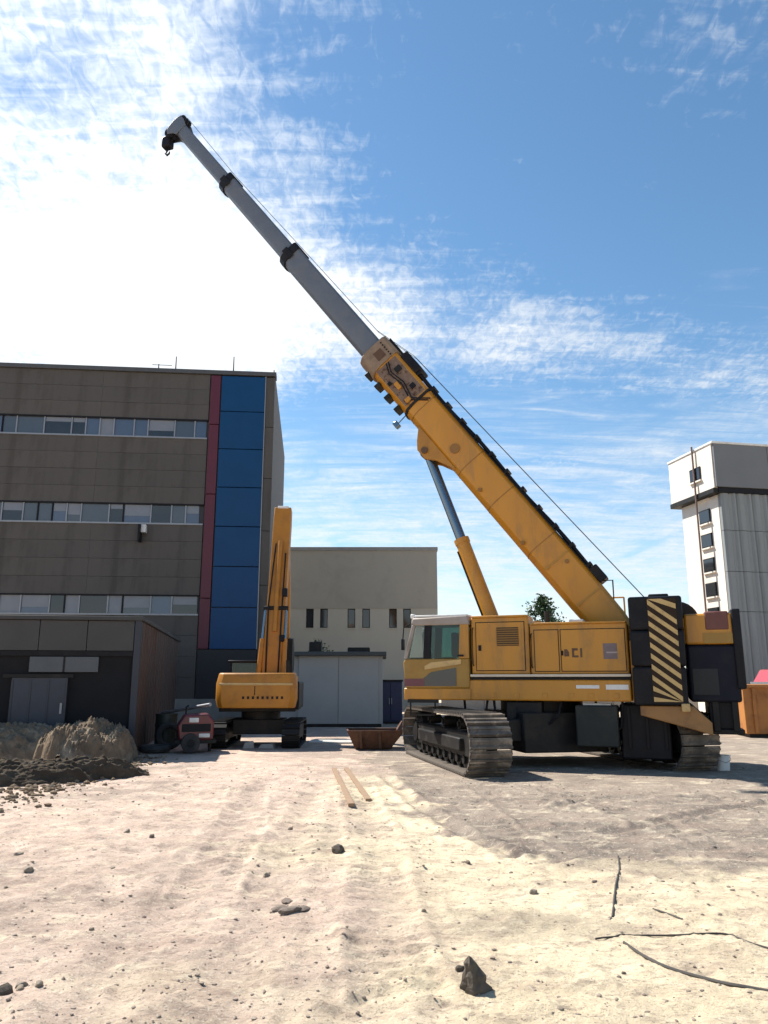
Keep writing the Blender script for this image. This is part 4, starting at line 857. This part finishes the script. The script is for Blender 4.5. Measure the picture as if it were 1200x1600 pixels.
# ------------------------------------------------------------------ rusty skip bucket, compressor, scrap beside the machines
p = gp(588, 1170); tb = empty('rusty_hopper', (p.x, p.y, 0), R(4), 'rust-brown steel hopper tray lying on the ground near the crane track', 'hopper')
mm = MB(); x0, x1 = -.80, .78
mm.loft([[(x0+.22, -.35, .03), (x1-.42, -.35, .03), (x1-.42, .5, .03), (x0+.22, .5, .03)], [(x0, -.5, .50), (x1-.05, -.5, .50), (x1-.05, .7, .50), (x0, .7, .50)],
         [(x0+.05, -.45, .50), (x1-.10, -.45, .50), (x1-.10, .65, .50), (x0+.05, .65, .50)], [(x0+.26, -.31, .09), (x1-.46, -.31, .09), (x1-.46, .46, .09), (x0+.26, .46, .09)]])
mm.build('tray', RUST, tb, .01)
MB().prism([(x1-.12, .42), (x1+.0, .68), (x1-.06, .70), (x1-.2, .46)], -.5, .7).build('lip', RUST, tb, .01)
for xx in (-.45, 0.05): MB().prism([(xx, .05), (xx+.06, .05), (xx+.03, .48), (xx-.03, .48)], -.52, -.42).build('rib', RUST, tb)
p = gp(313, 1170); cm = empty('compressor', (-4.86, 20.55, 0), R(16), 'dark maroon wheeled compressor with white lamps beside the orange excavator', 'compressor')
MRP = mat('maroon_paint', (.15, .008, .016), .45, 0, (.06, .010, .014), 3, .8, dirt=(.06, .04, .035), dscale=2, damt=.5, coat=.3)
MB().prism([(-.5, .35), (-.55, .75), (-.35, 1.05), (.35, 1.08), (.52, .85), (.5, .35)], -.45, .5).build('canopy', MRP, cm, .05)
bx('chassis', DRK, cm, -.6, .6, -.4, .45, .25, .36, .01)
for s in (-.52, .50):
    wl = MB().cyl((-.15, s-.09, .27), (-.15, s+.09, .27), .27, n=22).build('wheel', RUB, cm, .02); MB().cyl((-.15, s-.1, .27), (-.15, s+.1, .27), .12, n=16).build('rim', DRK, wl)
bx('lamp', WHT, cm, -.22, .06, -.475, -.44, .84, .97, .02); bx('lamp', WHT, cm, .08, .40, -.475, -.44, .42, .53, .02)
MB().cyl((.44, 0, 0), (.44, 0, .27), .045, n=10).build('support_foot', DRK, cm)
MB().tube([(-.3, .3, 1.05), (-.3, .3, 1.25), (-.22, .3, 1.3)], .03).build('exhaust', DRK, cm)
cm.scale = (.85, .85, .88)
bx('grille', BLK, cm, -.42, .42, -.465, -.45, .58, .80, .005)
def pipe(p0, p1, r, m, nm, label, cat, grp=None):
    o = MB().cyl(p0, p1, r, n=12).build(nm, m); return tag(o, label, cat, grp)
pa, pb = gp(288, 1168), gp(300, 1162)
pipe((-6.15, 22.0, .90), (-4.50, 20.50, 1.17), .045, ALU, 'steel_tube', 'pale steel tube leaning over the scrap beside the compressor', 'tube')
def tyre(x, y, z, r, tilt, label):
    mm = MB(); rings = []
    for i in range(20):
        a = 2*math.pi*i/20; rings.append([Vector(((r-.085+.085*math.cos(b))*math.cos(a), .09*math.sin(b), (r-.085+.085*math.cos(b))*math.sin(a))) for b in [2*math.pi*j/8 for j in range(8)]])
    k = len(rings); n = 8; vs = [q for rg in rings for q in rg]
    mm.add(vs, [(i*n+j, i*n+(j+1) % n, ((i+1) % k)*n+(j+1) % n, ((i+1) % k)*n+j) for i in range(k) for j in range(n)])
    o = mm.build('scrap_tyre', RUB); o.location = (x, y, z); o.rotation_euler = tilt; return tag(o, label, 'tyre')
tyre(-5.72, 21.25, .34, .36, (R(-12), 0, R(20)), 'black tyre standing upright between the shed and the compressor')
tyre(-5.83, 20.35, .088, .40, (R(90), 0, 0), 'black tyre lying flat beside the rusty shed wall')
dm = empty('oil_drum', (-5.98, 21.85, 0), 0, 'dark green oil drum standing beside the rusty shed wall', 'drum')
GRN = mat('drum_green', (.02, .035, .03), .5, .1, (.04, .05, .045), 4, .8)
MB().cyl((0, 0, 0), (0, 0, .88), .29, n=28).build('shell', GRN, dm, .01)
for z in (.3, .58, .86): MB().cyl((0, 0, z-.015), (0, 0, z+.03), .305, n=28).build('hoop', GRN, dm)
for k, (x0, y0, x1, y1, z, lb) in enumerate(((-4.3, 21.7, -2.2, 21.45, .06, 'pale broken slab lying between the excavator tracks'),)):
    pass
p = gp(402, 1168)
for k, (dx, w_, h_, a, lb) in enumerate(((-.22, .32, .20, 12, 'pale concrete lump under the excavator, the squarer one'), (.28, .46, .14, -8, 'flat pale concrete slab piece under the excavator'))):
    o = MB().prism([(-w_/2, 0), (w_/2, 0), (w_*.42, h_), (-w_*.30, h_*.85)], -.12, .12).build('concrete_lump', mat('pale_concrete', (.42, .40, .36), .9, 0, None, 6, .6, .3), None, .02, loc=(p.x+dx, p.y-.15, hz(p.x+dx, p.y-.15)-.02), rotz=R(a)); tag(o, lb, 'rubble')
p = gp(515, 1163); o = bx('steel_plate', mat('pale_plate', (.50, .48, .44), .6, .1), None, -.62, .62, -.5, .5, 0, .05, .01); o.location = (p.x, p.y+.6, -.0); tag(o, 'pale flat steel road plate lying beside the rusty hopper', 'plate')

# ------------------------------------------------------------------ soil heaps (left)
def heap(name, cx, cy, rx, ry, h, label, seed, m, rot=0):
    n1, n2 = 170, 170; vs = []; fs = []
    u = np.linspace(-1, 1, n1); v = np.linspace(-1, 1, n2); U, V = np.meshgrid(u, v)
    rr = np.sqrt(U*U+V*V)+fbm(U*1.5+seed, V*1.5+seed, 1.6, 3)*.30
    Z = h*np.clip(np.tanh(1.7*(1-rr**2.6)), -.25, 1)*(1+fbm(U+seed, V, 2.2, 3, .5)*.35)+fbm(U+seed, V, 9, 4, .6)*.10*h*smoothstep(1-rr, -.1, .3)
    lump = np.clip(fbm(U+seed, V, 14, 2, .5)-.15, 0, 1); Z = Z+lump*.14*h*smoothstep(1-rr, 0, .3)
    Z = Z+(fbm(U+seed, V, 22, 3, .6)*.075+np.clip(fbm(U, V+seed, 30, 2, .5)-.2, 0, 1)*.16)*smoothstep(1-rr, -.15, .25)
    X, Y = U*rx, V*ry; ca, sa = math.cos(rot), math.sin(rot)
    me = bpy.data.meshes.new(name); co_ = np.stack([X*ca-Y*sa, X*sa+Y*ca, Z-.05], -1).reshape(-1, 3)
    i = np.arange(n1*n2).reshape(n2, n1); q = np.stack([i[:-1, :-1], i[:-1, 1:], i[1:, 1:], i[1:, :-1]], -1).reshape(-1, 4)
    me.from_pydata(co_.tolist(), [], q.tolist()); me.materials.append(m); me.shade_smooth()
    o = inst(name, me, None, (cx, cy, 0)); return tag(o, label, 'soil heap', None)
SOIL = mat('brown_soil', (.215, .16, .108), .95, 0, (.11, .08, .055), 2.2, .9, .9, 18, dirt=(.33, .28, .21), dscale=2.4, damt=.7, spec=.1)
SOIL_SHADE = mat('shade_soil', (.052, .040, .029), .95, 0, (.085, .066, .048), 3, .9, .9, 20, dirt=(.13, .11, .085), dscale=3, damt=.4, spec=.1)  # shade on the bank's near face put into the soil colour
p = gp(140, 1190); heap('soil_heap', p.x-.1, p.y+.2, 1.15, 1.5, .86, 'rounded brown soil heap with pale clods against the rusty shed', 2.2, SOIL)
p = gp(20, 1190); heap('soil_heap', p.x-.9, p.y+.2, 2.6, 1.7, .80, 'long low grey-brown soil heap in front of the shed door', 8.7, SOIL, .1)
p = gp(20, 1225); heap('soil_heap', p.x-1.0, p.y+.15, 3.2, .95, .40, 'low bank of soil coloured dark for shade along the edge of the sand', 5.5, SOIL_SHADE, .42)

def clods():
    bm = bmesh.new(); bmesh.ops.create_icosphere(bm, subdivisions=1, radius=1); bv = np.array([v.co[:] for v in bm.verts]); bf = np.array([[v.index for v in f.verts] for f in bm.faces]); bm.free()
    r_ = np.random.RandomState(8); n = 900; A, B = gp(-60, 1275), gp(225, 1182); t = r_.rand(n)
    Xp = A.x+(B.x-A.x)*t+r_.randn(n)*.38; Yp = A.y+(B.y-A.y)*t-.15+r_.randn(n)*.45; Zp = height(Xp, Yp); sz = .012+.045*r_.rand(n)**2.5
    V = bv[None]*(1+(r_.rand(n, len(bv), 1)-.5)*.6)*sz[:, None, None]*np.array([1.2, 1, .75])+np.stack([Xp, Yp, Zp+sz*.3], -1)[:, None, :]
    me = bpy.data.meshes.new('soil_clods'); me.from_pydata(V.reshape(-1, 3).tolist(), [], (bf[None]+(np.arange(n)*len(bv))[:, None, None]).reshape(-1, 3).tolist())
    me.materials.append(SOIL); o = inst('soil_clods', me); o['kind'] = 'stuff'; o['label'] = 'crumbly brown clods spilt along the foot of the soil heaps'
clods()
# ------------------------------------------------------------------ things lying on the ground
WOOD = mat('raw_timber', (.31, .205, .125), .85, 0, (.20, .13, .08), 2, .8, .2, 30, stretch=(8, 1, 8))
for (a, b, lb) in (((522, 1203), (549, 1260), 'longer raw timber batten lying on the sand'), ((541, 1202), (576, 1250), 'shorter raw timber batten lying on the sand by the grey patch')):
    A, B = gp(*a), gp(*b); d = (B-A); L = d.length; o = MB().box(0, L, -.045, .045, 0, .05).build('timber_batten', WOOD, None, .005)
    za_, zb2 = hz(A.x, A.y), hz(B.x, B.y); o.location = (A.x, A.y, za_+.0); o.rotation_euler = (0, -math.atan2(zb2-za_, L), math.atan2(d.y, d.x)); tag(o, lb, 'timber')
CABL = mat('cable_black', (.035, .03, .026), .7, 0, (.09, .075, .06), 3, .8)
def cable(pxs, r, label, nm='cable', lift=.55):
    P = [gp(*q) for q in pxs]; pts = []
    for i in range(len(P)-1):
        p0 = P[max(i-1, 0)]; p1 = P[i]; p2 = P[i+1]; p3 = P[min(i+2, len(P)-1)]
        for t in np.linspace(0, 1, 14, endpoint=False):
            t2, t3 = t*t, t*t*t
            q = .5*((2*p1)+(-p0+p2)*t+(2*p0-5*p1+4*p2-p3)*t2+(-p0+3*p1-3*p2+p3)*t3); pts.append((q.x, q.y, hz(q.x, q.y)+r*lift))
    pts.append((P[-1].x, P[-1].y, hz(P[-1].x, P[-1].y)+r*lift))
    zz = np.array([q[2] for q in pts]); zs_ = np.convolve(np.pad(zz, 8, 'edge'), np.ones(17)/17, 'valid'); pts = [(q[0], q[1], max(z_, q[2]-r*.9)) for q, z_ in zip(pts, zs_)]
    o = MB().tube(pts, r, 7).build(nm, CABL); return tag(o, label, 'cable')
cable(((930, 1464), (1000, 1461), (1070, 1459), (1130, 1458), (1170, 1470), (1240, 1490)), .0065, 'thin dark cable running almost straight across the pale sand')
cable(((975, 1476), (1000, 1490), (1045, 1512), (1100, 1528), (1160, 1544), (1250, 1562)), .011, 'thick black hose curving over the pale sand', 'hose')
cable(((966, 1338), (968, 1362), (962, 1385), (957, 1432)), .009, 'short dark cable lying across the edge of the grey patch')
cable(((1020, 1418), (1045, 1426), (1066, 1434)), .008, 'very short piece of cable half buried in the sand')
def rock_mesh(seed, sub=2):
    bm = bmesh.new(); bmesh.ops.create_icosphere(bm, subdivisions=sub, radius=1); rnd = random.Random(seed)
    pl = [(Vector((rnd.gauss(0, 1), rnd.gauss(0, 1), rnd.gauss(0, 1))).normalized(), rnd.uniform(.55, .85)) for _ in range(11)]
    for v in bm.verts:
        for n, d in pl:
            e = v.co.dot(n)
            if e > d: v.co -= n*(e-d)*.9
        v.co *= 1+rnd.uniform(-.10, .10)
    me = bpy.data.meshes.new('stone'); bm.to_mesh(me); bm.free(); return me
STN = [mat('stone_grey', (.20, .155, .12), .9, 0, (.13, .10, .08), 6, .8, .5, 25), mat('stone_tan', (.34, .28, .21), .9, 0, (.25, .2, .15), 6, .8, .5, 25), mat('stone_dark', (.085, .068, .052), .9, 0, (.12, .095, .07), 6, .8, .6, 25)]
rm = [rock_mesh(i) for i in range(6)]
def stone(px_, py_, r, m, label, sc=(1, 1, 1), grp=None, k=0, rot=0):
    p = gp(px_, py_); me = rm[k].copy(); me.materials.clear(); me.materials.append(m)
    o = inst('stone', me, None, (p.x, p.y, hz(p.x, p.y)+r*sc[2]*.18), rot); o.scale = (r*sc[0], r*sc[1], r*sc[2]); return tag(o, label, 'stone', grp)
# upright pointed stone in the foreground
p = gp(746, 1548)
vs = []
prf = [(-.02, .092, .06), (.035, .085, .06), (.07, .066, .05), (.10, .060, .045), (.135, .042, .035), (.17, .034, .028), (.195, .012, .012)]
rnd = random.Random(5)
rings = []
for i, (z, a, b) in enumerate(prf):
    rings.append([((a*(1+rnd.uniform(-.28, .28)))*math.cos(2*math.pi*j/14)-z*.22, b*(1+rnd.uniform(-.28, .28))*math.sin(2*math.pi*j/14), z-.02+rnd.uniform(-.008, .008)) for j in range(14)])
sto = MB().loft(rings).build('pointed_stone', STN[2], None, 0, loc=(p.x, p.y, hz(p.x, p.y)), smooth=False); tag(sto, 'dark pointed stone standing upright on the pale sand', 'stone')
stone(722, 1525, .035, STN[2], 'small dark chip lying against the pointed stone', (1.2, .8, .7), k=1)
stone(528, 1337, .075, STN[2], 'dark rounded stone on the pinkish sand below the timber battens', (1, 1, .9), k=2)
for i, (a, b, r) in enumerate(((438, 1422, .06), (455, 1428, .075), (472, 1424, .06), (448, 1412, .05))):
    stone(a, b, r, STN[0], ('flat dark clod at the edge of the little clod cluster on the sand', 'largest flat dark clod of the cluster on the sand', 'flat dark clod touching the largest clod of the cluster', 'smallest dark clod behind the others in the cluster')[i], (1.5, 1.1, .38), 'dark clods on the sand', i, i*.7)
for i, (a, b, r) in enumerate(((4, 1548, .06), (35, 1535, .035), (60, 1540, .028))):
    stone(a, b, r, STN[(2, 1, 1)[i]], ('dark stone with clods beside it at the sand hollow', 'tan clod beside a dark stone at the sand hollow', 'smaller tan clod beside a dark stone at the sand hollow')[i], (1.2, 1, .8), None, i, i)
rnd = random.Random(21); cnt = 0
while cnt < 22:
    x_, y_ = rnd.uniform(0, 1200), 1600-(rnd.random()**.8)*400
    if y_ < 1215: continue
    r = rnd.choice((.014, .016, .02, .022, .026, .032))*(1.0 if y_ > 1400 else 1.4)
    stone(x_, y_, r, STN[rnd.choice((0, 1, 1, 1))], 'loose little stone scattered on the site ground', (rnd.uniform(.8, 1.5), rnd.uniform(.8, 1.3), rnd.uniform(.5, .9)), 'loose stones on the ground', rnd.randrange(6), rnd.uniform(0, 6)); cnt += 1
# uncountable gravel
def gravel():
    bm = bmesh.new(); bmesh.ops.create_icosphere(bm, subdivisions=1, radius=1); bv = np.array([v.co[:] for v in bm.verts]); bf = np.array([[v.index for v in f.verts] for f in bm.faces]); bm.free()
    n = 5200; r_ = np.random.RandomState(3)
    Yp = 4.2+(r_.rand(n)**1.7)*13; Xp = (r_.rand(n)-.5)*2*(Yp*.56+.5)
    keep = (fbm(Xp, Yp, .9, 3)+r_.rand(n)*.5) > .05; Xp, Yp = Xp[keep], Yp[keep]; n = len(Xp)
    Zp = height(Xp, Yp); sz = .003+.008*r_.rand(n)**2.4*(1+Yp/12)
    V = bv[None]*(1+(r_.rand(n, len(bv), 1)-.5)*.5)*(sz[:, None, None]*np.stack([.8+r_.rand(n)*.8, .8+r_.rand(n)*.6, .5+r_.rand(n)*.4], -1)[:, None, :])+np.stack([Xp, Yp, Zp+sz*.2], -1)[:, None, :]
    Fc = bf[None]+(np.arange(n)*len(bv))[:, None, None]
    me = bpy.data.meshes.new('gravel'); me.from_pydata(V.reshape(-1, 3).tolist(), [], Fc.reshape(-1, 3).tolist())
    me.materials.append(mat('gravel', (.36, .295, .23), .95, 0, (.19, .15, .12), 9, 1.0)); o = inst('gravel', me); o['kind'] = 'stuff'; o['label'] = 'fine gravel and crumbs strewn over the sand'
gravel()
